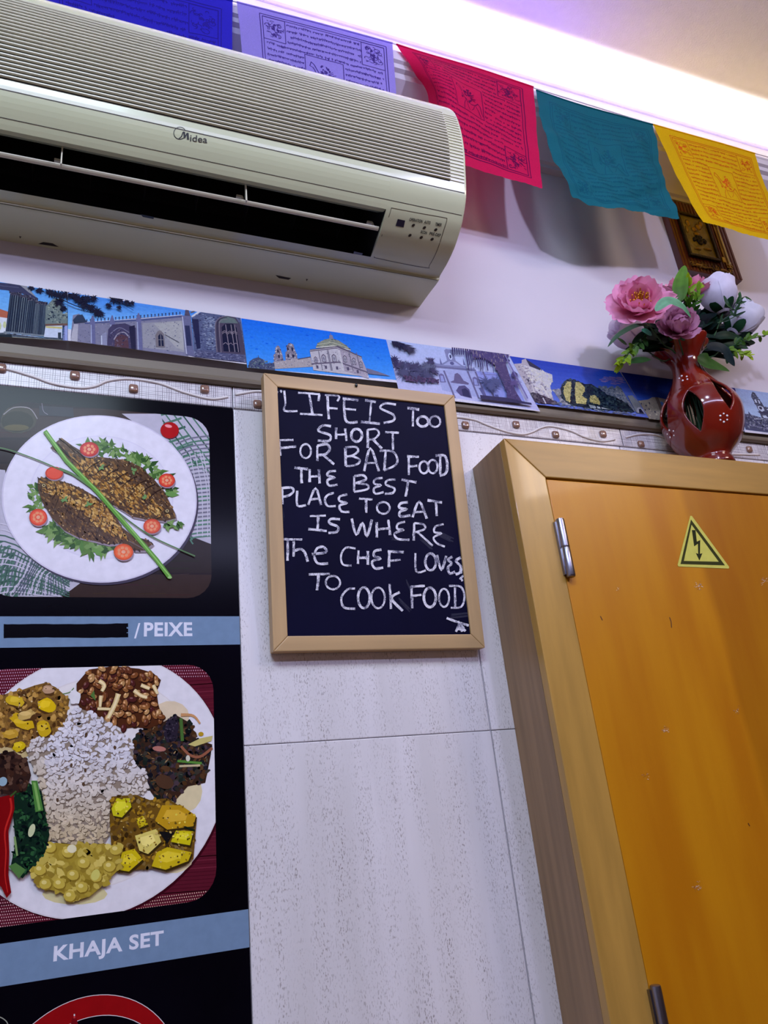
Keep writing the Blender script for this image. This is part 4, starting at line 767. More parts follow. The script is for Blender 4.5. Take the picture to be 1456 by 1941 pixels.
a.poly(GL(reg), (52, 32, 28)); a.scatter(GL(reg), 90, 5, [(70, 44, 36), (36, 22, 22), (90, 62, 50)]); a.ell(*Gm(18, 795), 8, 9, (150, 176, 196), rot=.5)
a.poly(GL([(20, 880), (80, 868), (85, 950), (50, 1080), (55, 1200), (50, 1330), (66, 1430), (40, 1462), (10, 1400), (-90, 1300), (-90, 900)]), (130, 10, 16)); a.curve(GL([(60, 890), (66, 960), (30, 1080), (36, 1200), (30, 1330), (46, 1430)]), 4, (196, 40, 36), 1.5); a.curve(GL([(95, 850), (75, 868), (60, 880)]), 3, (60, 90, 40))
a.done('rice_picture', m_print, po)
# ---- caption bands and logo arc
a = Art(pz, psurf, None, gain=PG_)
rawrect = lambda x0, x1, z0, z1: [(x0, ZC + z0), (x1, ZC + z0), (x1, ZC + z1), (x0, ZC + z1)]
a.poly(rawrect(PX0, PX1, .2274, .2627), (118, 142, 178), raw=True); a.done('caption_band', m_print, po)
a = Art(pz, psurf, None, gain=PG_); a.poly(rawrect(PX0, PX1, -.0968, -.0608), (118, 142, 178), raw=True); a.done('caption_band', m_print, po)
def wt(s, x0, x1, z0, z1, bold, name):
    b = MB(); add_text(b, s, lambda u, v: Vector((x0 + (x1 - x0) * u, YP - 6e-5, ZC + z0 + (z1 - z0) * v)), (226, 226, 240), bold); return b.build(name, m_print, po)
wt('/', .0634, .0700, .2362, .2546, .01, 'lettering'); wt('PEIXE', .0742, .1297, .2384, .2553, .030, 'lettering'); wt('KHAJA SET', -.0046, .0990, -.0866, -.0692, .030, 'lettering')
a = Art(pz, psurf, None, gain=PG_, h0=8e-5)
for k, y in enumerate((1186, 1191, 1196, 1201, 1205)): a.curve([(7, y + 1), (60, y + random.uniform(-1, 1)), (130, y + random.uniform(-1, 1)), (200, y), (243 - (k % 2) * 3, y - 1)], 7.5, (8, 6, 14), rough=.12)
a.done('marker_scribble', m_print, po)['kind'] = 'stuff'
a = Art(pz, psurf, None, gain=PG_)
oc, ic = (0.030, ZC - .205, .088), (0.034, ZC - .212, .084)
arc = lambda c, t0, t1, n=60: [(c[0] + c[2] * math.cos(t), c[1] + c[2] * math.sin(t)) for t in np.linspace(t0, t1, n)]
for d, col in ((.0006, (226, 216, 226)), (0, (150, 14, 20))):
    o1 = (oc[0], oc[1], oc[2] + d); i1 = (ic[0], ic[1], ic[2] - d - .006)
    A_ = arc(o1, -.9, PI + .6); B_ = arc(i1, -.9, PI + .6)
    a.lay()
    for k in range(59): a.poly([A_[k], A_[k + 1], B_[k + 1], B_[k]], col, raw=True, lay=False)
a.line([(141, 1922), (141, 1936), (134, 1944), (118, 1980)], 2.6, (226, 216, 226)); a.line([(141, 1926), (142, 1938), (150, 1946), (168, 1980)], 3, (200, 60, 70)); a.line([(141, 1930), (141, 1975)], 8, (120, 12, 22), 30)
a.curve([(-20, 1926), (0, 1928), (12, 1936), (16, 1946)], 2, (160, 160, 150))
a.done('round_emblem', m_print, po)
# ------------------------------------------------------------------ postcards above the tiles
YT_, YB_ = 0.0045, -0.0150; ZT_, ZBt = ZC + 0.7145, ZC + 0.600
cy = lambda z: YT_ + (YB_ - YT_) * max(-.1, min(1.0, (ZT_ - z) / (ZT_ - ZBt))) ** 1.0
cn = Vector((0, -(ZT_ - ZBt), -(YT_ - YB_))).normalized()
cmap = lambda px, py: (lambda p: (p.x, p.z))(WPL(px, py, (0, YT_, ZT_), cn))
csurf = lambda x, z, h: Vector((x, cy(z) - h, z))
CG = (1.0, 1.0, 0.95)
def card(name, label, corners, draw, x0=None, x1=None):
    q = [cmap(*c) for c in corners]; ccx = sum(p[0] for p in q) / 4; o = None
    b = MB(); b.col = lin((214, 210, 220)); n = len(q); vs = [csurf(x, z, 0) for x, z in q] + [csurf(x, z, -0.0004) for x, z in q]
    b.add(vs, [tuple(range(n)), tuple(reversed(range(n, 2 * n)))] + [(i, n + i, n + (i + 1) % n, (i + 1) % n) for i in range(n)])
    o = b.build('postcard', m_photo, loc=csurf(ccx, min(p[1] for p in q), 0)); tag(o, label, 'photograph', 'photographs of buildings pinned above the tile border')
    a = Art(cmap, csurf, q, gain=CG, step=5e-6, h0=1e-5); draw(a); a.done(name, m_photo, o)
A_ = lambda x, y: (x * .1648, 520 + y * .1648)
def frond(a, x, y, n, l, col, spread=(0, 2 * PI), w=1.4):
    for k in range(n): t = random.uniform(*spread); ll = l * random.uniform(.5, 1.1); a.line([(x, y), (x + ll * .5 * math.cos(t), y + ll * .5 * math.sin(t) - .5), (x + ll * math.cos(t), y + ll * math.sin(t) + 1)], w, col, .3, lay=(k % 8 == 0))
tree_pts = [(60, 545, 8), (75, 551, 10), (95, 556, 14), (110, 562, 16), (125, 560, 16), (112, 580, 13), (120, 594, 9), (140, 562, 14), (150, 572, 16), (160, 583, 16), (172, 590, 14), (183, 600, 14), (190, 606, 10), (165, 570, 13), (178, 568, 10), (215, 570, 12), (228, 572, 10), (240, 576, 8), (205, 586, 8), (225, 590, 6), (250, 578, 7)]
def draw_tree(a):
    for x, y, l in tree_pts: frond(a, x, y, 46, l, (22, 24, 50), w=2.6)
    a.curve([(100, 565), (140, 588), (170, 598)], 2, (18, 20, 44)); a.curve([(200, 560), (230, 580), (252, 596)], 1.0, (24, 26, 50))
def temple(a):
    a.grad([(-120, 490), (140, 535), (140, 670), (-120, 640)], (84, 150, 226), (130, 186, 236), 10)
    a.poly([(-80, 585), (0, 598), (18, 605), (17, 622), (-80, 608)], (176, 98, 76)); a.poly([(-80, 608), (17, 620), (14, 662), (-80, 655)], (214, 216, 226)); a.ell(2, 640, 3, 9, (196, 200, 150)); a.ell(11, 636, 3, 8, (196, 200, 150))
    P = [A_(*p) for p in ((-600, 70), (0, 85), (225, 100), (330, 210), (440, 300), (440, 340), (360, 300), (240, 230), (130, 240), (100, 200), (0, 190), (-600, 150))]; a.poly(P, (58, 60, 92)); a.poly([A_(*p) for p in ((225, 110), (300, 110), (420, 290), (330, 215))], (140, 140, 150)); a.line([A_(-600, 120), A_(0, 130), A_(220, 150)], 1.2, (90, 92, 120))
    for x0, x1, t, bo in ((110, 230, 240, 815), (215, 330, 270, 825), (310, 405, 310, 835), (400, 470, 360, 845), (465, 530, 370, 850)):
        sl = -32 * (1 if x0 < 400 else .5)
        a.poly([A_(x0 + 10, t), A_(x1 + 16, t), A_(x1 + sl * .5, bo), A_(x0 + sl, bo)], (36, 44, 64))
        n = 5
        for k in range(n):
            u = (k + .5) / n; xa = x0 + 10 + (x1 + 6 - x0) * u; xb = x0 + sl + (x1 + sl * .5 - x0 - sl) * u; a.line([A_(xa, t + 20), A_(xb, bo)], 1.0, random.choice(((96, 112, 130), (70, 84, 104), (120, 134, 146))), .8)
        a.poly([A_(x0 - 2, t - 20), A_(x1 + 24, t - 10), A_(x1 + 10, t + 30), A_(x0 + 14, t + 26)], (66, 64, 84)); a.scatter([A_(x0 - 2, t - 20), A_(x1 + 24, t - 10), A_(x1 + 10, t + 30), A_(x0 + 14, t + 26)], 16, 1.6, [(30, 32, 56), (100, 98, 112)])
        a.poly([A_(x0 + sl - 16, bo - 15), A_(x1 + sl * .4, bo - 12), A_(x1 + 6, bo + 12), A_(x0 + sl - 20, bo + 6)], (120, 130, 142))
    P = [A_(*p) for p in ((-400, 820), (60, 826), (400, 868), (700, 885), (790, 900), (780, 925), (-400, 925))]; a.poly(P, (70, 80, 96)); a.scatter(P, 160, 2, [(40, 48, 66), (120, 126, 130), (90, 96, 104)], (.3, .6), (0, .2)); a.poly([A_(-400, 840), A_(150, 850), A_(158, 920), A_(-400, 920)], (22, 36, 50)); a.poly([A_(160, 880), A_(780, 908), A_(780, 925), A_(155, 925)], (150, 152, 142))
    a.poly([A_(530, 420), A_(620, 300), A_(700, 300), A_(720, 520), A_(800, 520), A_(830, 600), A_(820, 690), A_(520, 690)], (112, 124, 124)); a.scatter([A_(530, 420), A_(700, 300), A_(830, 600), A_(820, 660), A_(540, 660)], 90, 2, [(70, 84, 92), (140, 150, 140), (40, 50, 70)])
    a.poly([A_(530, 690), A_(720, 690), A_(715, 880), A_(510, 870)], (196, 204, 226)); a.poly([A_(525, 680), A_(810, 660), A_(806, 690), A_(525, 712)], (112, 84, 78)); a.poly([A_(530, 712), A_(715, 716), A_(714, 745), A_(530, 738)], (196, 184, 120))
    a.poly([A_(740, 700), A_(808, 690), A_(790, 910), A_(720, 910)], (150, 160, 214)); 
    for k in range(9): a.line([A_(715, 712 + k * 23), A_(745, 712 + k * 23)], 1.6, (40, 40, 70))
    a.poly([A_(668, 800), A_(704, 796), A_(704, 880), A_(668, 880)], (50, 60, 76)); draw_tree(a)
card('temple_picture', 'glossy photo of ancient columns with dark tree, leftmost in the strip', [(-90, 518), (128, 553), (128, 670), (-90, 662)], temple)
B_ = lambda x, y: (220 + x * .17857, 550 + y * .17857)
def monastery(a):
    a.grad([(120, 540), (470, 590), (470, 700), (120, 640)], (64, 130, 224), (140, 196, 240), 10)
    a.poly([(134, 655), (138, 608), (150, 604), (162, 624), (178, 622), (300, 604), (345, 602), (352, 700), (134, 680)], (126, 124, 150)); a.poly([(268, 622), (345, 612), (345, 688), (268, 680)], (148, 146, 158)); a.poly([(290, 622), (344, 614), (344, 684), (330, 678)], (166, 164, 168))
    a.scatter([(134, 655), (140, 620), (340, 606), (345, 690), (134, 672)], 260, 1.3, [(110, 108, 136), (140, 136, 156), (96, 96, 128)])
    for x0, y0 in ((150, 625), (180, 622)): pass
    a.line([(160, 626), (230, 618), (268, 614), (345, 602)], 5, (80, 86, 130)); a.line([(160, 624), (268, 611), (345, 599)], 1.6, (190, 196, 224))
    for k in range(27): x = 164 + k * 6.8; y = 624 - (x - 164) * .143; a.line([(x, y), (x, y - 5)], 1.6, (50, 54, 92)); a.ell(x, y - 5.5, 1.5, 1.4, (50, 54, 92), n=6)
    for x, yb, yt in ((175, 686, 608), (212, 690, 606), (262, 688, 598)):
        a.poly([(x - 4, yb), (x - 4, yt + 22), (x - 6, yt + 18), (x - 1, yt), (x + 1, yt), (x + 5, yt + 18), (x + 4, yt + 22), (x + 5, yb)], (104, 104, 146)); a.line([(x - 3, yb), (x - 3, yt + 22)], 2, (160, 164, 196))
    a.poly([(138, 620), (146, 608), (156, 606), (164, 624), (140, 628)], (50, 60, 84)); a.poly([(134, 672), (136, 650), (140, 630), (148, 630), (146, 676)], (176, 172, 186))
    a.poly([(200, 690), (204, 640), (212, 628), (236, 624), (256, 634), (256, 690)], (70, 64, 96)); a.poly([(214, 692), (216, 660), (228, 650), (240, 656), (242, 692)], (86, 58, 70)); a.curve([(214, 664), (222, 650), (234, 646), (243, 658)], 2.4, (150, 142, 160)); a.curve([(208, 650), (225, 635), (243, 646)], 1.4, (130, 126, 156)); a.scatter([(204, 650), (230, 632), (252, 645), (252, 686), (204, 686)], 90, 1.3, [(44, 42, 74), (110, 96, 116), (90, 80, 104)])
    a.poly([(188, 690), (192, 652), (200, 646), (202, 690)], (140, 140, 170)); a.line([(191, 655), (191, 688)], 2, (196, 200, 220)); a.poly([(243, 632), (254, 628), (254, 686), (246, 686)], (40, 38, 66))
    a.poly([(292, 678), (292, 650), (297, 640), (303, 639), (308, 647), (309, 678)], (120, 112, 120)); a.poly([(297, 676), (297, 652), (302, 645), (306, 652), (307, 676)], (34, 38, 66)); a.line([(302, 646), (302, 676)], .9, (150, 144, 150)); a.line([(297, 661), (307, 661)], .8, (150, 144, 150))
    a.line([(310, 648), (336, 666)], 1.3, (90, 88, 104)); a.poly([(288, 624), (310, 650), (340, 676), (344, 690), (300, 686), (276, 680), (270, 630)], (128, 128, 150)) if False else None
    a.poly([B_(*p) for p in ((690, 285), (790, 285), (800, 830), (720, 810))], (104, 104, 140)); a.poly([B_(*p) for p in ((720, 420), (770, 420), (780, 690), (725, 690))], (46, 50, 86)); a.line([B_(700, 300), B_(720, 800)], 2, (180, 180, 206)); a.poly([B_(*p) for p in ((725, 280), (740, 190), (770, 195), (785, 285))], (84, 76, 100)); a.line([B_(800, 300), B_(880, 230)], 4, (206, 206, 216)); a.line([B_(790, 240), B_(860, 205)], 3, (110, 100, 110))
    P = [B_(*p) for p in ((800, 310), (900, 230), (1120, 260), (1320, 280), (1350, 880), (800, 830))]; a.poly(P, (86, 92, 128)); a.scatter(P, 420, 2.0, [(60, 66, 104), (104, 112, 146), (124, 130, 158), (40, 44, 78)], (.35, .7), (0, .2))
    a.poly([B_(*p) for p in ((800, 330), (870, 330), (870, 720), (830, 730))], (36, 38, 74)); P = [B_(*p) for p in ((920, 260), (1040, 290), (1050, 720), (930, 740))]; a.scatter(P, 160, 2.2, [(130, 140, 170), (104, 116, 150), (150, 158, 180)], (.3, .5), (0, .1))
    P = [B_(*p) for p in ((1030, 800), (1040, 400), (1090, 300), (1180, 270), (1270, 290), (1310, 380), (1340, 800))]; a.poly(P, (74, 66, 88)); a.poly([B_(*p) for p in ((1080, 370), (1110, 310), (1180, 280), (1260, 310), (1290, 370))], (96, 110, 112)); a.poly([B_(*p) for p in ((1110, 750), (1110, 430), (1150, 380), (1230, 375), (1270, 430), (1285, 760))], (26, 28, 56))
    for x in (1155, 1212, 1250): a.line([B_(x, 390), B_(x + 18, 755)], 1.6, (130, 118, 130))
    for y in (500, 520, 660): a.curve([B_(1110, y), B_(1140, y - 25), B_(1165, y), B_(1195, y - 22), B_(1215, y), B_(1245, y - 22), B_(1270, y)], 1.3, (130, 118, 130))
    for d in (0, 22, 44): a.curve([B_(1040 + d, 780), B_(1042 + d, 420), B_(1090 + d * .5, 310 + d * .6), B_(1180, 272 + d)], 1.2, (126, 116, 130) if d != 22 else (44, 40, 64))
    a.poly([B_(*p) for p in ((820, 740), (1100, 770), (1340, 790), (1350, 890), (800, 835))], (84, 86, 120)); a.scatter([B_(*p) for p in ((820, 750), (1340, 800), (1350, 890), (800, 835))], 120, 1.8, [(50, 52, 90), (124, 126, 156)], (.3, .5), (0, .3)); draw_tree(a)
card('monastery_picture', 'glossy photo of a stone monastery with large pointed window and tree branches', [(128.5, 553), (457, 602.5), (459.5, 712), (128.5, 669)], monastery)
C_ = lambda x, y: (450 + x * .2060, 590 + y * .2060)
CL = lambda pts: [C_(*p) for p in pts]
def basilica(a):
    a.grad([(440, 580), (760, 620), (760, 740), (440, 720)], (8, 96, 226), (72, 150, 236), 12)
    a.scatter(CL([(60, 90), (600, 180), (1300, 300), (1300, 500), (1150, 500), (900, 230), (500, 300), (60, 450)]), 70, 2.4, [(20, 108, 230), (34, 116, 230), (10, 92, 220)], (.3, .6), (0, .4))
    stone = [(176, 168, 178), (150, 142, 156), (196, 190, 196), (120, 114, 134)]
    for P in ([(300, 555), (305, 470), (320, 460), (325, 400), (340, 375), (352, 365), (365, 380), (372, 410), (382, 460), (390, 550)], [(405, 550), (415, 440), (428, 430), (430, 370), (450, 345), (470, 335), (495, 350), (505, 420), (515, 450), (520, 545)]):
        a.poly(CL(P), (130, 122, 140)); a.scatter(CL(P), 60, 1.4, stone + [(60, 56, 86)])
    for x, y in ((350, 490), (345, 430), (480, 480), (440, 400), (480, 400), (435, 480)): a.poly(CL([(x - 7, y + 22), (x - 7, y - 10), (x, y - 18), (x + 7, y - 10), (x + 7, y + 22)]), (40, 38, 66))
    P = [(290, 560), (640, 490), (650, 600), (280, 640)]; a.poly(CL(P), (168, 158, 162)); a.line(CL([(520, 520), (640, 490)]), 2.2, (76, 72, 96)); a.scatter(CL(P), 60, 1.2, stone)
    a.poly(CL([(60, 620), (75, 560), (110, 530), (160, 510), (200, 535), (215, 580), (300, 570), (300, 660), (60, 660)]), (70, 78, 110)); a.scatter(CL([(60, 620), (110, 530), (200, 535), (300, 590), (290, 655), (60, 655)]), 60, 1.6, [(120, 126, 140), (40, 50, 84), (96, 116, 120)]); a.line(CL([(160, 490), (162, 515)]), 1, (80, 80, 100))
    P = [(640, 420), (900, 370), (1110, 480), (1145, 640), (1150, 700), (650, 640)]; a.poly(CL(P), (186, 180, 190)); a.poly(CL([(905, 380), (1110, 485), (1145, 640), (1150, 720), (935, 640)]), (164, 154, 170)); a.scatter(CL(P), 120, 1.3, stone)
    P = [(700, 380), (720, 330), (780, 290), (850, 265), (920, 290), (980, 340), (1020, 390), (900, 365), (780, 385)]; a.poly(CL(P), (136, 140, 126)); a.scatter(CL(P), 70, 2, [(110, 118, 104), (160, 160, 140), (90, 96, 100)], (.3, .6), (0, .3)); a.line(CL([(700, 380), (870, 355), (1020, 400)]), 2.2, (206, 202, 196)); a.line(CL([(715, 345), (860, 315), (1000, 375)]), 1.4, (180, 180, 160))
    a.poly(CL([(835, 275), (840, 235), (855, 225), (870, 235), (875, 275)]), (130, 126, 150)); a.line(CL([(853, 205), (855, 235)]), 1, (120, 116, 140)); a.poly(CL([(640, 430), (645, 405), (880, 360), (905, 350), (1115, 470), (1112, 492), (903, 385), (880, 385)]), (96, 86, 106)); a.line(CL([(640, 418), (890, 372), (1112, 486)]), 1, (206, 200, 206))
    a.line(CL([(640, 570), (900, 540), (1150, 650)]), 3, (104, 94, 116))
    for x, y, s in ((684, 520, 1), (760, 500, 1.25), (855, 495, 1.25), (955, 500, 1.1), (1035, 525, 1.1), (1095, 560, 1)):
        a.poly(CL([(x - 16 * s, y + 34 * s), (x - 16 * s, y - 20 * s), (x, y - 38 * s), (x + 16 * s, y - 20 * s), (x + 16 * s, y + 38 * s)]), (104, 94, 112)); a.poly(CL([(x - 10 * s, y + 30 * s), (x - 10 * s, y - 14 * s), (x, y - 26 * s), (x + 10 * s, y - 14 * s), (x + 10 * s, y + 32 * s)]), (176, 172, 186)); a.line(CL([(x, y - 16), (x, y + 30)]), 1.2, (74, 68, 96)); a.line(CL([(x - 9, y + 6), (x + 9, y + 6)]), .8, (74, 68, 96))
    for x, y in ((690, 600), (768, 600), (870, 605), (970, 610), (1055, 640)): a.poly(CL([(x - 9, y + 20), (x - 9, y - 14), (x + 10, y - 14), (x + 10, y + 20)]), (86, 78, 104))
    for x in (720, 800, 810, 905, 915, 1000, 1070): a.line(CL([(x, 400 + abs(x - 880) * .12), (x + 14, 640)]), 1.2, (216, 210, 216) if x % 2 else (112, 104, 124))
    a.poly(CL([(1140, 600), (1250, 640), (1350, 685), (1150, 665)]), (110, 110, 140))
card('basilica_picture', 'glossy photo of a domed basilica under vivid blue sky behind the chalkboard top', [(457.5, 602.5), (732, 643.5), (740, 745), (460.5, 720)], basilica)
D_ = lambda x, y: (730 + x * .18544, 630 + y * .18544)
DL = lambda pts: [D_(*p) for p in pts]
def mansion(a):
    a.grad([(725, 635), (985, 660), (1000, 800), (725, 760)], (170, 184, 226), (184, 184, 226), 6)
    a.poly(DL([(480, 440), (900, 440), (960, 800), (500, 700)]), (160, 166, 212)); a.poly(DL([(890, 445), (1260, 470), (1330, 830), (950, 800)]), (140, 148, 214))
    a.poly(DL([(460, 350), (540, 370), (610, 320), (600, 190), (620, 170), (690, 180), (700, 320), (760, 380), (880, 400), (880, 450), (470, 420)]), (124, 128, 170)); a.ell(*D_(652, 265), 3.6, 8, (196, 206, 240)); a.ell(*D_(652, 268), 1.8, 5, (50, 54, 96)); a.poly(DL([(560, 380), (625, 330), (690, 335), (740, 385)]), (158, 164, 208)); a.ell(*D_(655, 355), 4, 4, (84, 86, 136)); a.line(DL([(470, 400), (890, 435)]), 3, (100, 98, 140))
    for x in (460, 540, 780): a.poly(DL([(x - 10, 370), (x, 280), (x + 12, 375)]), (96, 98, 146))
    for k in range(8): a.line(DL([(800 + k * 9, 385), (800 + k * 9, 410)]), .8, (214, 216, 244))
    for x in (555, 800, 880, 960): a.line(DL([(x, 450), (x + 60, 790)]), 3.4, (104, 100, 140))
    for (x, y) in ((520, 530), (690, 540), (860, 560)): a.poly(DL([(x - 26, y + 70), (x - 24, y - 26), (x, y - 44), (x + 26, y - 26), (x + 34, y + 70)]), (104, 100, 146)); a.poly(DL([(x - 14, y + 60), (x - 13, y - 14), (x + 14, y - 14), (x + 20, y + 60)]), (146, 152, 206))
    a.poly(DL([(600, 590), (640, 570), (660, 490), (690, 475), (715, 500), (740, 570), (790, 600), (780, 620), (610, 600)]), (98, 90, 130)); a.poly(DL([(640, 700), (680, 640), (740, 630), (780, 680), (790, 790), (680, 760)]), (80, 74, 120)); a.poly(DL([(700, 760), (700, 680), (740, 665), (770, 700), (775, 780)]), (40, 40, 84))
    a.poly(DL([(880, 660), (910, 650), (940, 760), (910, 760)]), (90, 90, 140)); a.poly(DL([(1035, 780), (1030, 735), (1065, 735), (1070, 780)]), (80, 86, 140)); a.line(DL([(930, 480), (1110, 490)]), 1.4, (110, 108, 160))
    for x, y, n_, l in ((60, 330, 60, 13), (100, 400, 90, 17), (180, 400, 80, 14), (260, 440, 90, 20), (330, 480, 90, 22), (400, 420, 70, 18), (430, 340, 40, 12), (150, 500, 90, 22), (360, 540, 80, 20), (250, 560, 90, 20), (440, 470, 50, 12)): frond(a, *D_(x, y), n_, l, random.choice(((64, 66, 104), (84, 90, 120), (54, 50, 90))), w=2)
    P = DL([(120, 540), (460, 560), (470, 620), (120, 600)]); a.scatter(P, 80, 2.6, [(60, 40, 80), (84, 60, 100)])
    for x, y in ((60, 110), (120, 130), (170, 150), (210, 180)): frond(a, *D_(x, y), 60, 18, (34, 34, 66), (0.0, 1.6), w=2.2)
    for x in range(680, 1180, 22): a.line(DL([(x, 165 + (x - 680) * .09), (x - 10, 250 + (x > 790) * random.uniform(60, 200)), (x - 22 + random.uniform(-10, 20), 260 + (x > 790) * random.uniform(90, 230))]), 3.0, (50, 40, 96), .6)
    P = DL([(800, 180), (1270, 235), (1240, 330), (1200, 430), (1100, 460), (1000, 300), (880, 310)]); a.poly(DL([(850, 185), (1260, 235), (1190, 380), (1090, 380), (980, 280), (900, 290)]), (70, 60, 112)); a.scatter(P, 120, 3.4, [(60, 50, 104), (96, 84, 126), (130, 118, 130)], (.15, .35), (1.2, 1.9))
    a.poly(DL([(1080, 340), (1200, 330), (1215, 520), (1240, 700), (1290, 850), (1125, 830), (1150, 720), (1110, 520)]), (74, 62, 108)); a.scatter(DL([(1080, 340), (1200, 330), (1215, 520), (1240, 700), (1290, 850), (1125, 830), (1150, 720), (1110, 520)]), 90, 2.4, [(92, 78, 120), (60, 50, 96)], (.3, .5))
    for x, y, n_ in ((960, 590, 60), (1060, 590, 60), (1000, 640, 60)): frond(a, *D_(x, y), n_, 17, (78, 84, 130), w=2)
    a.curve(DL([(1020, 680), (1000, 740), (1005, 780)]), 1.4, (50, 54, 100)); frond(a, *D_(1240, 600), 60, 16, (90, 76, 130)); frond(a, *D_(1260, 450), 50, 16, (70, 60, 110), (0.8, 2.2))
    a.poly(DL([(860, 765), (1130, 790), (1290, 830), (1370, 845), (1370, 870), (860, 810)]), (50, 46, 84)); a.poly(DL([(1200, 240), (1215, 240), (1350, 780), (1340, 800)]), (110, 104, 160))
card('mansion_picture', 'glossy faded photo of a mansion with bell gable and palm trunk beside the chalkboard', [(732.5, 643.5), (966, 674), (1001, 802), (740.5, 772)], mansion)
E_ = lambda x, y: (960 + x * .2060, 660 + y * .2060)
ELp = lambda pts: [E_(*p) for p in pts]
def castle(a):
    a.grad([(950, 665), (1230, 700), (1230, 815), (960, 790)], (20, 56, 178), (110, 130, 214), 12)
    P = ELp([(820, 320), (900, 270), (1050, 280), (1080, 350), (960, 360)]); a.scatter(P, 60, 4, [(120, 104, 176), (90, 96, 190), (134, 112, 170)], (.2, .4), (0, .3))
    a.poly(ELp([(50, 160), (130, 150), (140, 110), (180, 95), (200, 180), (300, 210), (330, 300), (350, 560), (120, 600)]), (176, 168, 178)); P = ELp([(120, 170), (220, 190), (330, 240), (395, 270), (385, 340), (350, 400), (340, 520), (220, 500)]); a.poly(P, (206, 202, 206)); a.scatter(P, 150, 2.6, [(222, 216, 206), (190, 186, 204), (210, 204, 190)], (.3, .6)); a.scatter(ELp([(60, 180), (200, 200), (300, 400), (330, 560), (130, 600)]), 140, 2, [(160, 150, 164), (196, 188, 190), (130, 122, 140)])  # pale castle area also has glare on the glossy card put into its colour
    a.poly(ELp([(180, 100), (215, 130), (300, 205), (290, 225), (200, 180)]), (50, 50, 78)); a.ell(*E_(155, 345), 1.6, 4, (70, 66, 90)); a.line(ELp([(135, 370), (190, 378)]), 1.4, (110, 104, 124)); a.line(ELp([(180, 380), (185, 480)]), 1.6, (210, 204, 206)); a.line(ELp([(270, 400), (320, 560)]), 3, (220, 214, 210))
    P = ELp([(360, 440), (460, 430), (520, 600), (430, 620)]); a.poly(P, (140, 140, 150)); a.scatter(P, 60, 2, [(110, 110, 124), (170, 168, 172)])
    P = ELp([(800, 400), (820, 385), (835, 400), (860, 385), (885, 410), (915, 390), (940, 410), (985, 385), (1010, 400), (1090, 660), (1000, 670), (860, 480)]); a.poly(P, (112, 120, 140)); a.scatter(P, 180, 1.8, [(90, 100, 124), (140, 144, 156), (70, 80, 104)])
    for x in (815, 870, 930, 985): a.poly(ELp([(x - 14, 410), (x - 12, 384), (x + 12, 386), (x + 14, 412)]), (90, 104, 128))
    P = ELp([(440, 430), (470, 370), (540, 320), (600, 330), (680, 370), (740, 365), (800, 420), (860, 480), (940, 510), (1030, 580), (1080, 670), (700, 650), (500, 610), (430, 540)]); a.poly(P, (30, 44, 62)); a.scatter(P, 520, 3, [(22, 34, 54), (40, 58, 70), (50, 66, 76), (16, 24, 44)], (.5, .9))
    for Q in ([(465, 560), (455, 480), (480, 400), (520, 350), (555, 345), (540, 420), (515, 500), (495, 580)], [(550, 590), (560, 500), (580, 400), (600, 350), (640, 360), (670, 410), (660, 450), (620, 500), (655, 540), (640, 600)], [(680, 570), (700, 510), (740, 490), (770, 540), (770, 600)]):
        a.poly(ELp(Q), (196, 184, 118)); a.scatter(ELp(Q), 110, 2, [(214, 202, 136), (180, 168, 104), (150, 146, 96)], (.3, .6))
    P = ELp([(120, 500), (170, 480), (270, 520), (400, 610), (200, 600), (140, 570)]); a.poly(P, (66, 60, 76)); a.scatter(P, 60, 2.4, [(44, 42, 60), (96, 90, 100)]); a.line(ELp([(250, 540), (265, 605)]), 2.5, (190, 188, 200))
    a.poly(ELp([(660, 600), (860, 650), (670, 640)]), (160, 170, 180)); a.line(ELp([(725, 595), (730, 645)]), 2, (24, 30, 44)); a.line(ELp([(765, 600), (770, 645)]), 2, (24, 30, 44)); a.scatter(ELp([(340, 560), (500, 620), (900, 670), (1080, 690), (1060, 720), (400, 640)]), 120, 2.2, [(120, 130, 156), (150, 160, 180), (90, 100, 130)], (.3, .5), (0, .3))
    a.poly(ELp([(1050, 490), (1100, 485), (1140, 560), (1160, 680), (1090, 680)]), (120, 128, 140)); a.poly(ELp([(1100, 680), (1105, 630), (1130, 615), (1160, 640), (1170, 690)]), (160, 164, 176)); a.poly(ELp([(1115, 680), (1120, 640), (1140, 632), (1160, 685)]), (16, 22, 50))
card('castle_picture', 'glossy photo of a castle with yellow lit trees above the cupboard corner', [(966.5, 674), (1176, 704.5), (1206, 810), (996, 786)], castle)
def ruin(a):
    a.grad([(1170, 690), (1420, 735), (1420, 850), (1170, 810)], (6, 20, 120), (60, 110, 196), 12)
    P = [(1192, 772), (1215, 768), (1225, 762), (1236, 762), (1258, 768), (1300, 774), (1330, 786), (1330, 850), (1200, 812)]; a.poly(P, (150, 142, 128)); a.scatter(P, 160, 2, [(170, 158, 138), (130, 122, 116), (186, 176, 150)])
    for x, y in ((1200, 778), (1208, 782), (1212, 790), (1204, 792), (1222, 796), (1216, 776)): a.ell(x, y, 1.3, 2.2, (60, 60, 80))
    a.ell(1240, 778, 4, 6, (70, 120, 190)); a.ell(1241, 788, 3, 4, (40, 70, 130)); a.poly([(1230, 762), (1236, 762), (1242, 806), (1234, 806)], (104, 92, 84)); a.scatter([(1234, 800), (1260, 806), (1256, 816), (1236, 812)], 40, 2, [(24, 30, 36), (50, 54, 50)])
card('ruin_picture', 'glossy photo of ruined ramparts under deep blue sky partly behind the terracotta vase', [(1178, 705), (1394, 735), (1384, 835), (1207, 812)], ruin)
G_ = lambda x, y: (1370 + x * .08758, 700 + y * .08758)
GLp = lambda pts: [G_(*p) for p in pts]
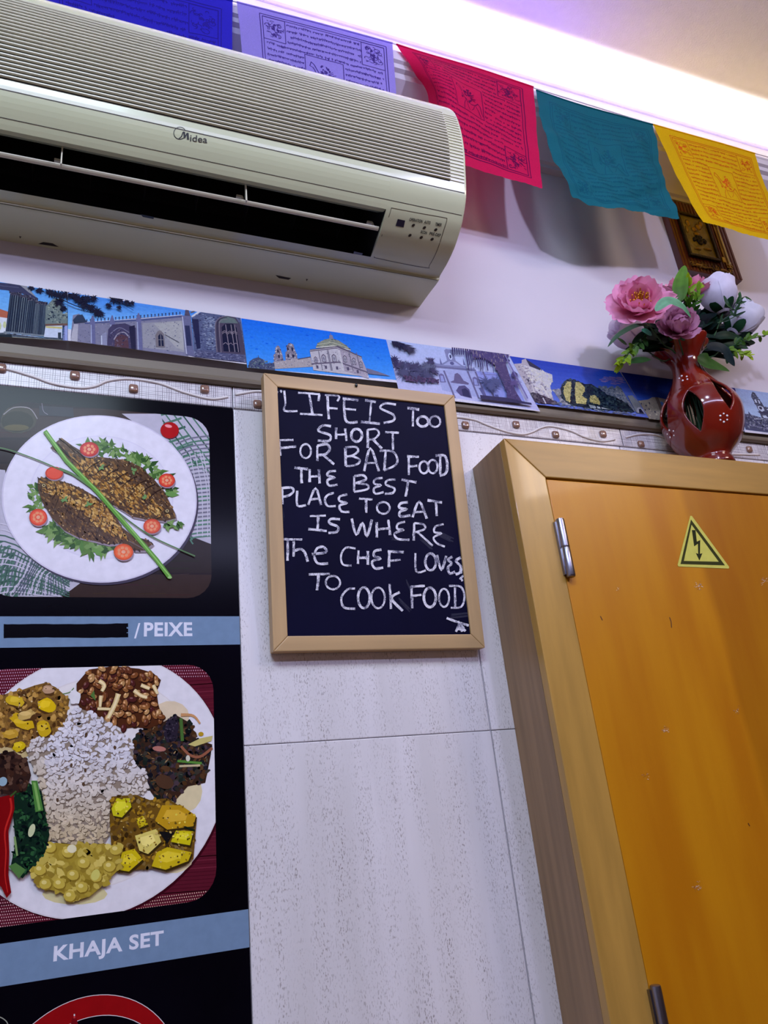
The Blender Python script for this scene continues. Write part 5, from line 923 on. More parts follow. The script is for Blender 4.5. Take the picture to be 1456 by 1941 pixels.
def church(a):
    a.grad([(1370, 725), (1700, 770), (1700, 870), (1370, 830)], (150, 170, 216), (176, 196, 226), 8)
    st = [(70, 74, 96), (50, 54, 78), (96, 100, 122), (130, 134, 156)]
    P = GLp([(590, 570), (650, 480), (700, 560), (730, 680), (770, 780), (790, 880), (860, 900), (960, 830), (1100, 850), (1100, 1400), (650, 1180), (640, 1000), (620, 840), (590, 800), (610, 780), (580, 650)]); a.poly(P, (70, 74, 98)); a.scatter(P, 120, 1.4, st)
    for Q in ([(640, 880), (700, 860), (760, 890), (770, 980), (700, 1020), (650, 960)], [(820, 950), (940, 900), (1000, 1000), (900, 1020)], [(680, 1120), (760, 1110), (800, 1190), (700, 1180)], [(880, 1110), (970, 1130), (960, 1200), (890, 1180)], [(620, 700), (660, 690), (665, 780), (630, 780)], [(700, 700), (730, 720), (730, 800), (700, 800)]): a.poly(GLp(Q), (190, 200, 226))
    a.ell(*G_(700, 920), 3, 3.4, (60, 60, 84)); a.poly(GLp([(600, 1010), (1100, 1040), (1100, 1070), (640, 1060)]), (60, 56, 84))
    P = GLp([(300, 1080), (380, 1090), (400, 1010), (430, 1100), (660, 1180), (1100, 1250), (3500, 1500), (3500, 1900), (200, 1500), (200, 1200)]); a.poly(P, (72, 74, 106)); a.scatter(GLp([(300, 1080), (660, 1180), (1100, 1250), (1100, 1560), (250, 1450)]), 200, 2, st); a.curve(GLp([(330, 1390), (600, 1440), (880, 1570)]), 1, (140, 140, 170)); a.line(GLp([(780, 1480), (1100, 1380)]), 1, (140, 140, 170))
    for k in range(6): a.poly(GLp([(480 + k * 32, 1195), (492 + k * 32, 1195), (492 + k * 32, 1225), (480 + k * 32, 1225)]), (200, 206, 230), lay=False)
card('church_picture', 'glossy photo of a grey baroque church tower, rightmost in the strip', [(1394.5, 735), (1600, 765), (1560, 853), (1384.5, 837)], church)
# ------------------------------------------------------------------ prayer flags on a cord along the cornice
def cat(P, n):
    """resample Catmull-Rom control list at n+1 parameters"""
    out = []
    for j in range(n + 1):
        t = j / n * (len(P) - 1); i = min(int(t), len(P) - 2); t -= i
        a = P[i - 1] if i > 0 else P[0] * 2 - P[1]; b = P[i]; c = P[i + 1]; d = P[i + 2] if i + 2 < len(P) else P[-1] * 2 - P[-2]
        out.append(0.5 * ((2 * b) + (c - a) * t + (2 * a - 5 * b + 4 * c - d) * t * t + (3 * b - a - 3 * c + d) * t ** 3))
    return out
def flag(label, rgb, ink, cols, margin, wr=0.0012, seed=1, faint=False, gloss=0.0, trans=0.42, bands=True):
    rnd = random.Random(seed); n = 48
    CC = [cat([WY(x, y, -d) for x, y, d in c], n) for c in cols]; G = [cat([c[j] for c in CC], n) for j in range(n + 1)]   # G[row v][col u]
    ph = [rnd.uniform(0, 6) for _ in range(6)]
    for j in range(n + 1):
        for i in range(n + 1):
            u, v = i / n, j / n; k = min(1, v * 4)
            dd = wr * k * (math.sin(9 * u + 4 * v + ph[0]) + .7 * math.sin(17 * v + 5 * u + ph[1]) + .5 * math.sin(31 * u - 11 * v + ph[2]) + .35 * math.sin(43 * v + 19 * u + ph[3]))
            G[j][i] = G[j][i] + Vector((0, -dd, 0)); 
            p_ = G[j][i]; de = ZC + 1.069 - p_.z
            if de > 0 and p_.x < XA1 + .02 and p_.y > -.19: G[j][i] = Vector((p_.x, max(p_.y - de * .4, -.15), ZC + 1.069 + .002 * math.sin(30 * u)))
            if j == n: G[j][i] = G[j][i] + Vector((0, 0, rnd.uniform(-.0008, .0008)))
    b = MB(); vs = [p for row in G for p in row]; N1 = n + 1
    b.add(vs, [(j * N1 + i, j * N1 + i + 1, (j + 1) * N1 + i + 1, (j + 1) * N1 + i) for j in range(n) for i in range(n)])
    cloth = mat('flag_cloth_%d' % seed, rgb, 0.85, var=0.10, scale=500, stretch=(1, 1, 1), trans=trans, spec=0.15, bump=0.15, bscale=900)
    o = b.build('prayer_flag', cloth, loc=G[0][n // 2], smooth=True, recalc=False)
    h = MB(); h.tube([G[0][i] + Vector((0, -.0004, -.0006)) for i in range(n + 1)], 0.0016, 6); h.build('hem', cloth, o, smooth=True)
    def S(u, v, hh):
        u = max(0, min(.9999, u)) * n; v = max(0, min(.9999, v)) * n; i, j = int(u), int(v); fu, fv = u - i, v - j
        p = (G[j][i] * (1 - fu) + G[j][i + 1] * fu) * (1 - fv) + (G[j + 1][i] * (1 - fu) + G[j + 1][i + 1] * fu) * fv
        nn = (G[j][i + 1] - G[j][i]).cross(G[j + 1][i] - G[j][i]).normalized()
        if nn.dot(Vector((0, -D, ZC)) - p) < 0: nn = -nn
        return p + nn * (0.00025 + hh)
    a = Art(lambda x, y: (x, y), S, step=2e-6); u0, u1, v0, v1 = margin
    def seg(p, q, w, lay=False):
        m = max(2, int(max(abs(p[0] - q[0]), abs(p[1] - q[1])) * n)); a.line([(p[0] + (q[0] - p[0]) * t, p[1] + (q[1] - p[1]) * t) for t in np.linspace(0, 1, m + 1)], w, ink, lay=lay)
    def box(x0, y0, x1, y1, w=.0055):
        for p, q in (((x0, y0), (x1, y0)), ((x1, y0), (x1, y1)), ((x1, y1), (x0, y1)), ((x0, y1), (x0, y0))): seg(p, q, w)
    box(u0, v0, u1, v1); box(u0 + .016, v0 + .016, u1 - .016, v1 - .016, .0045)
    U = lambda t: u0 + (u1 - u0) * t
    V = lambda t: v0 + (v1 - v0) * t
    bx = [(U(.02), V(.02), U(.2), V(.22)), (U(.8), V(.02), U(.98), V(.22)), (U(.02), V(.78), U(.2), V(.98)), (U(.8), V(.78), U(.98), V(.98)), (U(.35), V(.27), U(.65), V(.61))]
    for q in bx: box(*q, w=.005)
    for q in bx[:4]:                                   # curling beast figures in the corners
        cxx, cyy = (q[0] + q[2]) / 2, (q[1] + q[3]) / 2; w, h_ = (q[2] - q[0]) * .45, (q[3] - q[1]) * .45
        for k in range(34):
            x = cxx + rnd.uniform(-w, w) * .8; y = cyy + rnd.uniform(-h_, h_) * .8; r = rnd.uniform(.006, .02); t0 = rnd.uniform(0, 6)
            a.line([(x + r * math.cos(t0 + t), y + r * .8 * math.sin(t0 + t)) for t in np.linspace(0, rnd.uniform(2, 4.6), 7)], .0055, ink, .003, lay=False)
        for k in range(5): a.ell(cxx + rnd.uniform(-w, w) * .5, cyy + rnd.uniform(-h_, h_) * .5, .013, .008, ink, rnd.uniform(0, 3), jit=.4, lay=False)
    q = bx[4]; X = lambda t: q[0] + (q[2] - q[0]) * t
    Y = lambda t: q[1] + (q[3] - q[1]) * t
    P2 = lambda *p: [(X(x), Y(y)) for x, y in p]
    a.line(P2((.16, .16), (.12, .28), (.2, .3), (.25, .38), (.3, .55), (.42, .7), (.6, .72), (.74, .66), (.82, .58)), .006, ink); a.line(P2((.16, .16), (.24, .22), (.34, .4), (.42, .5)), .006, ink)
    a.line(P2((.82, .55), (.9, .62), (.94, .8), (.98, .9)), .008, ink, .003); a.line(P2((.36, .7), (.3, .82), (.28, .98)), .005, ink); a.line(P2((.42, .72), (.44, .84), (.5, .94)), .004, ink); a.line(P2((.74, .68), (.84, .8), (.9, .97)), .005, ink); a.line(P2((.7, .7), (.66, .82), (.58, .9)), .004, ink)
    for k in range(26): a.ell(X(.52 + rnd.uniform(-.13, .13)), Y(.42 + rnd.uniform(-.24, .24)), .011, .007, ink, rnd.uniform(0, 3), jit=.5, n=6, lay=False)
    for k in range(8): a.line(P2((.6, .4 + k * .02), (.74 + rnd.uniform(-.04, .06), .3 + k * .035)), .003, ink, lay=False)
    a.ell(X(.26), Y(.62), .008, .01, ink); a.line(P2((.25, .4), (.25, .6)), .003, ink)
    nl = 19
    for L_ in range(nl):
        y = v0 + .04 + (v1 - v0 - .07) * L_ / (nl - 1); x = u0 + .035
        while x < u1 - .035:
            hit = [q for q in bx if q[0] - .012 < x < q[2] + .008 and q[1] - .018 < y < q[3] + .004]
            if hit: x = hit[0][2] + .012; continue
            w = rnd.uniform(.006, .011)
            if rnd.random() < .92:
                yy = y + .002 * math.sin(x * 40 + L_)
                a.line([(x, yy), (x + w, yy + .0006)], .0048, ink, lay=False)
                for k in range(rnd.choice((1, 2, 2))):
                    xx = x + rnd.uniform(0, w); a.line([(xx, yy), (xx + rnd.uniform(-.003, .003), yy + rnd.uniform(.006, .016))], .0042, ink, .0026, lay=False)
                if rnd.random() < .3: a.line([(x, yy - .004), (x + w * .7, yy - .008)], .0034, ink, lay=False)
            x += w + rnd.uniform(.0005, .003)
    a.done('printed_text', m_cloth_ink, o)['kind'] = 'stuff'
    tag(o, label, 'flag', 'prayer flags along the cornice'); return o
yel = (236, 190, 10)
flag('yellow prayer flag at the left edge, almost hidden above the air conditioner', yel, (206, 130, 20), [[(-280, -190, .10), (-270, -90, .10), (-262, 20, .10), (-255, 120, .10)], [(-110, -145, .10), (-105, -45, .10), (-100, 60, .10), (-95, 165, .10)], [(58, -100, .10), (60, 0, .10), (62, 100, .10), (64, 210, .10)]], (.12, .94, .07, .94), seed=11)
flag('deep blue prayer flag behind the top of the air conditioner', (52, 44, 200), (34, 24, 130), [[(80, -94, .10), (84, 0, .10), (90, 100, .10), (96, 200, .10)], [(260, -46, .10), (262, 60, .10), (265, 160, .105), (270, 250, .105)], [(441, 2, .10), (440, 100, .10), (442, 200, .10), (446, 300, .10)]], (.08, .94, .07, .94), seed=12)
flag('white prayer flag coloured lilac for the violet light, with dark block printed text', (166, 150, 232), (62, 44, 116), [[(449, 4, .10), (457, 80, .10), (464, 157, .10), (472, 234, .10)], [(596, 42, .10), (600, 120, .10), (605, 198, .10), (611, 276, .10)], [(744, 82, .10), (750, 160, .10), (757, 238, .10), (765, 316, .10)]], (.14, .955, .045, .94), wr=.0005, seed=13)  # violet strip light is put into the cloth's base colour
flag('crimson prayer flag with one corner folded over beside the air conditioner', (216, 24, 84), (90, 4, 60), [[(751, 84, .098), (783, 135, .092), (812, 186, .088), (812, 300, .09)], [(805, 101, .10), (836, 140, .128), (852, 205, .130), (850, 306, .118)], [(905, 130, .10), (912, 182, .12), (922, 245, .12), (938, 330, .115)], [(1011, 165, .10), (1017, 228, .108), (1022, 295, .112), (1028, 358, .11)]], (.17, .93, .06, .93), wr=.0010, seed=14)
flag('teal green prayer flag billowing towards the room with faint print', (26, 108, 120), (14, 80, 98), [[(1016, 171, .10), (1026, 236, .112), (1050, 305, .118), (1088, 372, .12)], [(1090, 196, .10), (1102, 268, .112), (1126, 335, .122), (1150, 394, .125)], [(1165, 217, .10), (1180, 285, .110), (1198, 350, .118), (1216, 404, .12)], [(1237, 236, .10), (1250, 295, .105), (1266, 352, .110), (1289, 414, .115)]], (.10, .94, .08, .93), wr=.0030, seed=15)
flag('bright yellow prayer flag with orange print above the wooden plaque', yel, (196, 84, 8), [[(1238, 236, .10), (1268, 300, .105), (1300, 365, .11), (1333, 421, .115)], [(1302, 254, .10), (1330, 318, .11), (1358, 382, .12), (1388, 436, .12)], [(1367, 272, .10), (1392, 335, .11), (1415, 397, .12), (1440, 450, .125)], [(1431, 291, .10), (1450, 350, .105), (1472, 405, .11), (1492, 463, .115)]], (.13, .94, .07, .93), wr=.0008, seed=16)
b = MB(); b.tube([WY(-400, -221, -.0975), WY(0, -115, -.0975), WY(445, 3, -.0975), WY(747, 83, -.0975), WY(1013, 167, -.0975), WY(1238, 236, -.0975), WY(1432, 291, -.0975), WY(1600, 338, -.0975)], 0.0011, 6)
tag(b.build('flag_cord', mat('white_cord', (200, 196, 200), 0.8, var=.1), loc=WY(747, 83, -.0975), smooth=True), 'thin pale cord carrying the prayer flags along the cornice', 'cord')
# ------------------------------------------------------------------ wooden plaque with relief, thermometer and key hooks
tq = 0.016; X0, X1, Z0, Z1 = 1.109, 1.262, ZC + .984, ZC + 1.174
pl = empty('wall_plaque', ((X0 + X1) / 2, 0.008, Z0)); tag(pl, 'dark wooden plaque with brass relief, thermometer and key hooks partly behind yellow flag', 'wall plaque')
b = MB(); b.box(X0, X1, 0.0075 - tq, 0.0078, Z0, Z1, bev=.0015); b.build('back_board', m_mahog, pl)
for k in range(17): q = MB(); xx = X0 + .006 + k * .0089; q.box(xx, xx + .0055, 0.0075 - tq - .0012, 0.0079 - tq, Z0 + .002, Z1 - .002, bev=.0006); q.build('moulded_rib', m_mahog, pl)
yf = 0.0060 - tq
W2 = lambda px, py: WY(px, py, yf)
fbl, fbr, ftl = W2(1306, 486), W2(1363, 494), W2(1288, 404)
fx0, fx1, fz0, fz1 = fbl.x, fbr.x, fbl.z, ftl.z
for (a0, a1, c0, c1) in ((fx0, fx1, fz0, fz0 + .006), (fx0, fx1, fz1 - .006, fz1), (fx0, fx0 + .006, fz0 + .0061, fz1 - .0061), (fx1 - .006, fx1, fz0 + .0061, fz1 - .0061)):
    q = MB(); q.box(a0, a1, yf - .006, yf, c0, c1, bev=.0012); q.build('relief_frame', m_darkbr, pl)
q = MB(); q.box(fx0 + .006, fx1 - .006, yf - .002, yf, fz0 + .006, fz1 - .006); rp = q.build('relief_plate', mat('gilt_relief', (150, 132, 70), 0.4, 0.6, var=.45, scale=60, bump=.7, bscale=120), pl)
w_, h_ = fx1 - fx0, fz1 - fz0
q = MB(); rr = random.Random(3)
for k in range(34): t = rr.uniform(0, 6.28); q.ball((fx0 + w_ * (.5 + .22 * math.cos(t) * rr.random()), yf - .003, fz0 + h_ * (.42 + .09 * math.sin(t) * rr.random())), (.004, .003, .003), 6, 4)
q.build('relief_posy', mat('dark_relief', (30, 18, 22), .4, .3, var=.4), rp, smooth=True)['kind'] = 'stuff'
q = MB()
for (u, v, rx, rz) in ((.3, .78, .007, .009), (.45, .66, .008, .006), (.62, .74, .009, .008), (.5, .55, .010, .005), (.74, .82, .006, .009), (.2, .62, .004, .010), (.7, .24, .012, .003), (.35, .2, .010, .003)): q.ball((fx0 + w_ * u, yf - .002, fz0 + h_ * v), (rx, .0035, rz), 8, 5)
q.build('relief_figure', m_brass, rp, smooth=True)['kind'] = 'stuff'
ta, tb_ = W2(1366, 447), W2(1386, 510)
q = MB(); q.box(tb_.x - .012, tb_.x + .002, yf - .002, yf, tb_.z, ta.z + .03, bev=.0008); tp_ = q.build('thermometer_plate', m_brass, pl)
q = MB(); q.tube([(tb_.x - .004, yf - .004, tb_.z + .012), (tb_.x - .004, yf - .004, ta.z + .02)], .0016, 8); q.ball((tb_.x - .004, yf - .004, tb_.z + .010), .003); q.build('thermometer_tube', mat('thermometer_glass', (226, 214, 170), .1, coat=.5), tp_, smooth=True)
for zz in (ta.z + .026, tb_.z + .002):
    q = MB()
    for s in (-1, 1): q.tube([(tb_.x - .005 + s * (.004 + .004 * math.cos(t)), yf - .003, zz + .004 * math.sin(t)) for t in np.linspace(0, 5, 12)], .0011, 6)
    q.build('brass_scroll', m_brass, pl, smooth=True)
ka, kb = W2(1311, 503), W2(1386, 520)
q = MB(); pts = [(ka.x + (kb.x - ka.x) * t, yf - .002, (ka.z + kb.z) / 2 + .0025 * abs(math.sin(t * 3 * PI))) for t in np.linspace(0, 1, 22)]; q.tube(pts, .0018, 6)
for t in (.02, .34, .66, .98):
    for s in (-1, 1): q.tube([(ka.x + (kb.x - ka.x) * t + s * (.003 + .003 * math.cos(u)), yf - .003, (ka.z + kb.z) / 2 + .005 + .0032 * math.sin(u)) for u in np.linspace(0, 5, 10)], .0009, 5)
q.box(ka.x + .012, ka.x + .026, yf - .002, yf, (ka.z + kb.z) / 2, (ka.z + kb.z) / 2 + .008, bev=.0008); q.box(kb.x - .026, kb.x - .012, yf - .002, yf, (ka.z + kb.z) / 2, (ka.z + kb.z) / 2 + .008, bev=.0008)
q.build('key_rail', m_brass, pl, smooth=True)
for t in (.15, .5, .85):
    x = ka.x + (kb.x - ka.x) * t; z = (ka.z + kb.z) / 2; q = MB(); q.tube([(x, yf - .002, z), (x, yf - .006, z - .006), (x, yf - .011, z - .006), (x, yf - .012, z - .001)], .0011, 6); q.build('key_hook', m_brass, pl, smooth=True)
rc = W2(1353, 512); q = MB(); q.tube([(rc.x + .0095 * math.cos(t), yf - .008, rc.z + .0095 * math.sin(t)) for t in np.linspace(0, 2 * PI, 24)], .0008, 5, cap=False); tag(q.build('key_ring', m_darkbr, loc=(rc.x, yf - .008, rc.z - .009), smooth=True), 'thin round metal key ring hanging from the plaque hook', 'ring')
q = MB(); yy = W2(1368, 496); q.box(yy.x - .004, yy.x + .004, yf - .0075, yf - .005, yy.z - .007, yy.z + .006, bev=.0012); tag(q.build('brass_tag', mat('yellow_tag', (214, 176, 50), .35, .4, var=.2), loc=(yy.x, yf - .006, yy.z - .007)), 'small shiny yellow tag at the foot of the thermometer', 'tag')
# ------------------------------------------------------------------ terracotta vase
VX, VYc = 0.967, -0.0675
VZ = ZTOP
vprof = [(0.024, 0.0), (0.031, 0.001), (0.0305, 0.010), (0.0285, 0.018), (0.034, 0.026), (0.050, 0.042), (0.0605, 0.063), (0.0665, 0.088), (0.0655, 0.108), (0.0585, 0.126), (0.048, 0.140), (0.038, 0.156), (0.0305, 0.170), (0.0262, 0.184), (0.0245, 0.196), (0.0262, 0.208), (0.031, 0.218), (0.038, 0.228), (0.044, 0.236), (0.0462, 0.241)]
vp_ = [(p.x, p.y) for p in smoothpts([(r, z, 0) for r, z in vprof], 8)]
def vr(z):
    z = max(0, min(.2409, z))
    for i in range(len(vp_) - 1):
        if vp_[i][1] <= z <= vp_[i + 1][1]:
            t = (z - vp_[i][1]) / max(1e-9, vp_[i + 1][1] - vp_[i][1]); return vp_[i][0] + (vp_[i + 1][0] - vp_[i][0]) * t
    return vp_[-1][0]
def VH(px, py):
    d = Vector(ray(px, py)).normalized(); o_ = Vector((0, -D, ZC)); k = 1.1
    while k < 1.8:
        p = o_ + d * k; z = p.z - VZ
        if 0 < z < .24 and math.hypot(p.x - VX, p.y - VYc) < vr(z): return p
        k += .0005
    return None
def v3(th, z, dr=0):
    r = vr(z) + dr; rim = max(0, (z - .205) / .036)
    r += rim * rim * .0036 * math.sin(9 * th); zz = z + rim * rim * .003 * math.cos(9 * th)
    return Vector((VX + r * math.cos(th), VYc + r * math.sin(th), VZ + zz))
def thz(px, py):
    p = VH(px, py)
    return (math.atan2(p.y - VYc, p.x - VX), p.z - VZ) if p else None
ht, hb = thz(1307, 738), thz(1326, 818)
if not ht or not hb: ht, hb = (-2.3, .15), (-2.3, .075)
TH0 = (ht[0] + hb[0]) / 2; zt, zb = ht[1], hb[1]
NT, NZ = 330, 190
def almond(th, z):
    d = (th - TH0 + PI / 7) % (2 * PI / 7) - PI / 7; up_ = 0.0 if round((th - TH0) / (2 * PI / 7)) % 7 == 0 else .026; t = (z - zb - up_) / (zt - zb)
    if t < -.3 or t > 1.3: return 1.0
    lean = (t - .5) * 0.0
    w_ = 0.23 * (max(0.0, math.sin(PI * min(1, max(0, t)))) ** 0.85)
    return abs(d - lean) - w_ if 0 <= t <= 1 else abs(d) + max(-t, t - 1) * .5
b = MB(); vs = []; zs = [.241 * j / NZ for j in range(NZ + 1)]; dth = 2 * PI / NT; dz_ = .241 / NZ
for j in range(NZ + 1):
    for i in range(NT):
        th, z = i * dth, zs[j]; f = almond(th, z)
        gx = (almond(th + 1e-3, z) - almond(th - 1e-3, z)) / 2e-3; gz = (almond(th, z + 1e-5) - almond(th, z - 1e-5)) / 2e-5
        g2 = gx * gx * dth * dth + gz * gz * dz_ * dz_
        if g2 > 0:
            dist = f / math.sqrt(g2)
            if abs(dist) < .62: th -= f * gx * dth * dth / g2; z -= f * gz * dz_ * dz_ / g2
        vs.append(v3(th, max(0, min(.241, z))))
fs = []
for j in range(NZ):
    for i in range(NT):
        if almond((i + .5) * dth, (zs[j] + zs[j + 1]) / 2) < 0: continue
        fs.append((j * NT + i, j * NT + (i + 1) % NT, (j + 1) * NT + (i + 1) % NT, (j + 1) * NT + i))
b.add(vs, fs); b.add([v3(i * dth * 5, 0.0005, -.0005) for i in range(66)], [tuple(reversed(range(66)))])
vase = empty('flower_vase', (VX, VYc, VZ)); tag(vase, 'glossy terracotta openwork vase with white dot flowers standing on the cupboard', 'vase')
vb = b.build('body', m_terra, vase, smooth=True, recalc=False)
md = vb.modifiers.new('thickness', 'SOLIDIFY'); md.thickness = 0.0042; md.offset = -1
for cx_, cy_, n_, sc_ in ((1296, 717, 5, 1.0), (1372, 792, 6, 1.0), (1272, 822, 5, .9)):
    q = MB()
    for k in range(n_):
        a_ = 2 * PI * k / n_ + .5; r_ = 8.2 * sc_; p = VH(cx_ + r_ * math.cos(a_) * (.9 if cx_ != 1296 else 1), cy_ + r_ * math.sin(a_) * (.95 if cx_ != 1296 else .55))
        if p: q.ball(p, .0017 * sc_ * (1.1 if k % 2 else .95), 8, 5)
    if q.v: q.build('painted_flower', m_dot, vase, smooth=True)['kind'] = 'stuff'
# ------------------------------------------------------------------ silk flowers and foliage
FR = random.Random(21)
def petal_mb(b, base, d, up, L, Wd, cup, curl, ruf, cin, cout, nu=7, nv=7, notch=.12):
    d = d.normalized(); sd = d.cross(up).normalized(); up = sd.cross(d).normalized(); ph = FR.uniform(0, 6); vs = []; cs = []; fr = FR.choice((5, 6, 7)); lc, lo = lin(cin), lin(cout)
    for j in range(nv + 1):
        v = j / nv; wv = Wd * (math.sin(PI * (0.10 + 0.72 * v)) ** 0.8) * (1 - .25 * (1 - v))
        for i in range(nu + 1):
            s = i / nu * 2 - 1; edge = v * v
            le = L * v * (1 - notch * s * s * v) * (1 + .05 * edge * math.sin(fr * s * 1.7 + ph))
            a = curl * v
            p = base + d * (le * math.cos(a * .6)) + up * (le * math.sin(a * .6) + cup * s * s * wv * (0.4 + .6 * (1 - v)) + ruf * edge * math.sin(fr * s + ph) * L) + sd * (wv * s)
            vs.append(p); t = min(1, v * 1.25 + .1 * abs(s)); cs.append(tuple(lc[k] + (lo[k] - lc[k]) * t for k in range(3)))
    b.add(vs, [(j * (nu + 1) + i, j * (nu + 1) + i + 1, (j + 1) * (nu + 1) + i + 1, (j + 1) * (nu + 1) + i) for j in range(nv) for i in range(nu)], cs)
def frame(n):
    n = n.normalized(); a = n.orthogonal().normalized(); return n, a, n.cross(a)
def stem(parent, p, col=m_stem):
    q = MB(); e = Vector((VX + (p.x - VX) * .12, VYc + (p.y - VYc) * .12, VZ + .20)); f = Vector((VX - (p.x - VX) * .15, VYc, VZ + .02)); q.tube(smoothpts([p, (p + e) / 2 + Vector((0, 0, -.012)), e, f], 5), .0014, 6); q.build('stem', col, parent, smooth=True)
def peony(px, py, dep, R, n, label, cin, cout, rings=((8, 1.0, 86, .5), (8, .95, 64, .8), (4, .74, 48, .9)), stamens=True, seed=1):
    FR.seed(seed); c = WY(px, py, -dep); n, a, e = frame(Vector(n)); o = empty('peony_flower', c - n * .012); tag(o, label, 'flower')
    for (cnt, sc_, ang, cur) in rings:
        off = FR.uniform(0, 6)
        for k in range(cnt):
            t = off + 2 * PI * k / cnt + FR.uniform(-.15, .15); rad = a * math.cos(t) + e * math.sin(t); an = math.radians(ang + FR.uniform(-9, 9))
            d = rad * math.sin(an) + n * math.cos(an); up = (n * math.sin(an) - rad * math.cos(an))
            b = MB(); petal_mb(b, c - n * .010 + rad * .003, d, up, R * sc_ * FR.uniform(.88, 1.08), R * .46 * sc_ ** .5, .25, cur * .8, .055, cin, cout, notch=.10); b.build('petal', m_petal, o, smooth=True, recalc=False)
    if stamens:
        q = MB()
        for k in range(46):
            t = FR.uniform(0, 6.28); r = FR.uniform(0, .012); p = c + (a * math.cos(t) + e * math.sin(t)) * r; tip = p + n * FR.uniform(.014, .024) + (a * math.cos(t) + e * math.sin(t)) * FR.uniform(.002, .008); q.tube([p - n * .006, tip], [.0006, .0010], 4); q.ball(tip, .0013, 5, 3)
        q.build('stamens', mat('yellow_stamens', (226, 158, 14), .7, var=.3, scale=200), o)['kind'] = 'stuff'
    q = MB()
    for k in range(5):
        t = 2 * PI * k / 5; rad = a * math.cos(t) + e * math.sin(t); q.col = lin((30, 74, 40)); petal_mb(q, c - n * .012, (rad - n * .4), n, .022, .006, .1, .3, 0, (24, 60, 34), (40, 90, 50), 3, 4)
    q.build('calyx', m_leafA, o, smooth=True, recalc=False); stem(o, c - n * .012); return o
def rose(px, py, dep, R, n, label, cin, cout, seed=1, openness=1.0):
    FR.seed(seed); c = WY(px, py, -dep); n, a, e = frame(Vector(n)); o = empty('rose_flower', c - n * R * .6); tag(o, label, 'flower')
    for lay_, (cnt, rr_, hh, span) in enumerate(((3, .38, .95, 2.2), (3, .6, 1.0, 2.0), (4, .86, 1.02, 1.8), (4, 1.0, .92, 1.7))):
        for k in range(cnt):
            t0 = 2 * PI * k / cnt + lay_ * .8 + FR.uniform(-.2, .2); b = MB(); vs = []; cs = []; nu = nv = 9; ph = FR.uniform(0, 6); lc, lo = lin(cin), lin(cout)
            for j in range(nv + 1):
                v = j / nv; prof_ = math.sin(PI * min(.5 + .02, .06 + v * .62)) ** .75 if v < .7 else (1 - (v - .7) * .55 + openness * (v - .8) * .9 * (v > .8))
                for i in range(nu + 1):
                    s = i / nu * 2 - 1; vv = v * (1 - .16 * s * s); th = t0 + s * span / 2; r = R * rr_ * prof_ * (1 + .05 * abs(s) + .03 * math.sin(5 * th + ph) * v)
                    p = c + (a * math.cos(th) + e * math.sin(th)) * r * .82 + n * (R * (-.75 + 1.75 * vv * hh) + R * .05 * math.sin(4 * s + ph) * v); vs.append(p); cs.append(tuple(lc[q_] + (lo[q_] - lc[q_]) * min(1, v * 1.2) for q_ in range(3)))
            b.add(vs, [(j * (nu + 1) + i, j * (nu + 1) + i + 1, (j + 1) * (nu + 1) + i + 1, (j + 1) * (nu + 1) + i) for j in range(nv) for i in range(nu)], cs); b.build('petal', m_petal, o, smooth=True, recalc=False)
    q = MB()
    for k in range(5): t = 2 * PI * k / 5; rad = a * math.cos(t) + e * math.sin(t); petal_mb(q, c - n * R * .8, (rad + n * .30), n, R * .95, R * .26, .1, .5, 0, (14, 40, 30), (24, 66, 40), 3, 5)
    q.build('calyx', m_leafA, o, smooth=True, recalc=False); stem(o, c - n * R * .7); return o
def leaf_mb(b, spine, W_, c0, c1, nrm=Vector((-.5, -.8, .2)), fold=.25, n=10):
    P = smoothpts(spine, n); vs = []; cs = []; N = len(P); la, lb = lin(c0), lin(c1)
    for i, p in enumerate(P):
        t = (P[min(i + 1, N - 1)] - P[max(i - 1, 0)]).normalized(); sd = t.cross(nrm).normalized(); v = i / (N - 1); w_ = W_ * math.sin(PI * (v ** .8)) ** .8 if 0 < v < 1 else 0.0001; up = sd.cross(t).normalized()
        for s in (-1, -.5, 0, .5, 1):
            vs.append(p + sd * (w_ * s) + up * (fold * w_ * abs(s))); f = .55 + .45 * abs(s) if s else .9; cs.append(tuple((la[k] + (lb[k] - la[k]) * v) * f for k in range(3)))
    b.add(vs, [(i * 5 + k, i * 5 + k + 1, (i + 1) * 5 + k + 1, (i + 1) * 5 + k) for i in range(N - 1) for k in range(4)], cs)
def leaf(parent, pts, W_, c0, c1, **k):
    b = MB(); leaf_mb(b, [WY(x, y, -d) for x, y, d in pts], W_, c0, c1, **k); return b.build('leaf', m_leafA, parent, smooth=True, recalc=False)
pk_in, pk_out = (212, 38, 92), (242, 164, 200)
peony(1212, 578, .125, .054, (-.50, -.80, .12), 'large open pink peony with yellow stamens at the left of the bouquet', pk_in, pk_out, seed=4)
peony(1300, 556, .055, .050, (-.1, -.35, .9), 'pink peony at the back of the bouquet below the plaque', (216, 46, 96), (242, 160, 192), seed=5)
peony(1286, 618, .125, .043, (-.35, -.75, .10), 'small dusky mauve pink peony low in the bouquet centre', (150, 24, 74), (204, 146, 178), seed=6, stamens=False, rings=((8, .9, 80, .9), (8, .86, 55, 1.3), (7, .7, 34, 1.6), (6, .5, 16, 1.8)))
rose(1364, 566, .085, .039, (-.15, -.15, .95), 'white rose bud standing tallest at the right of the bouquet', (210, 204, 226), (238, 234, 250), seed=3)
rose(1402, 614, .075, .038, (.55, -.25, .6), 'white rose lower at the right edge of the bouquet', (200, 196, 216), (228, 226, 238), seed=8)
rose(1196, 636, .060, .034, (-.55, -.15, .35), 'pale lilac rose half hidden under the large pink peony', (214, 196, 224), (238, 224, 244), seed=9)
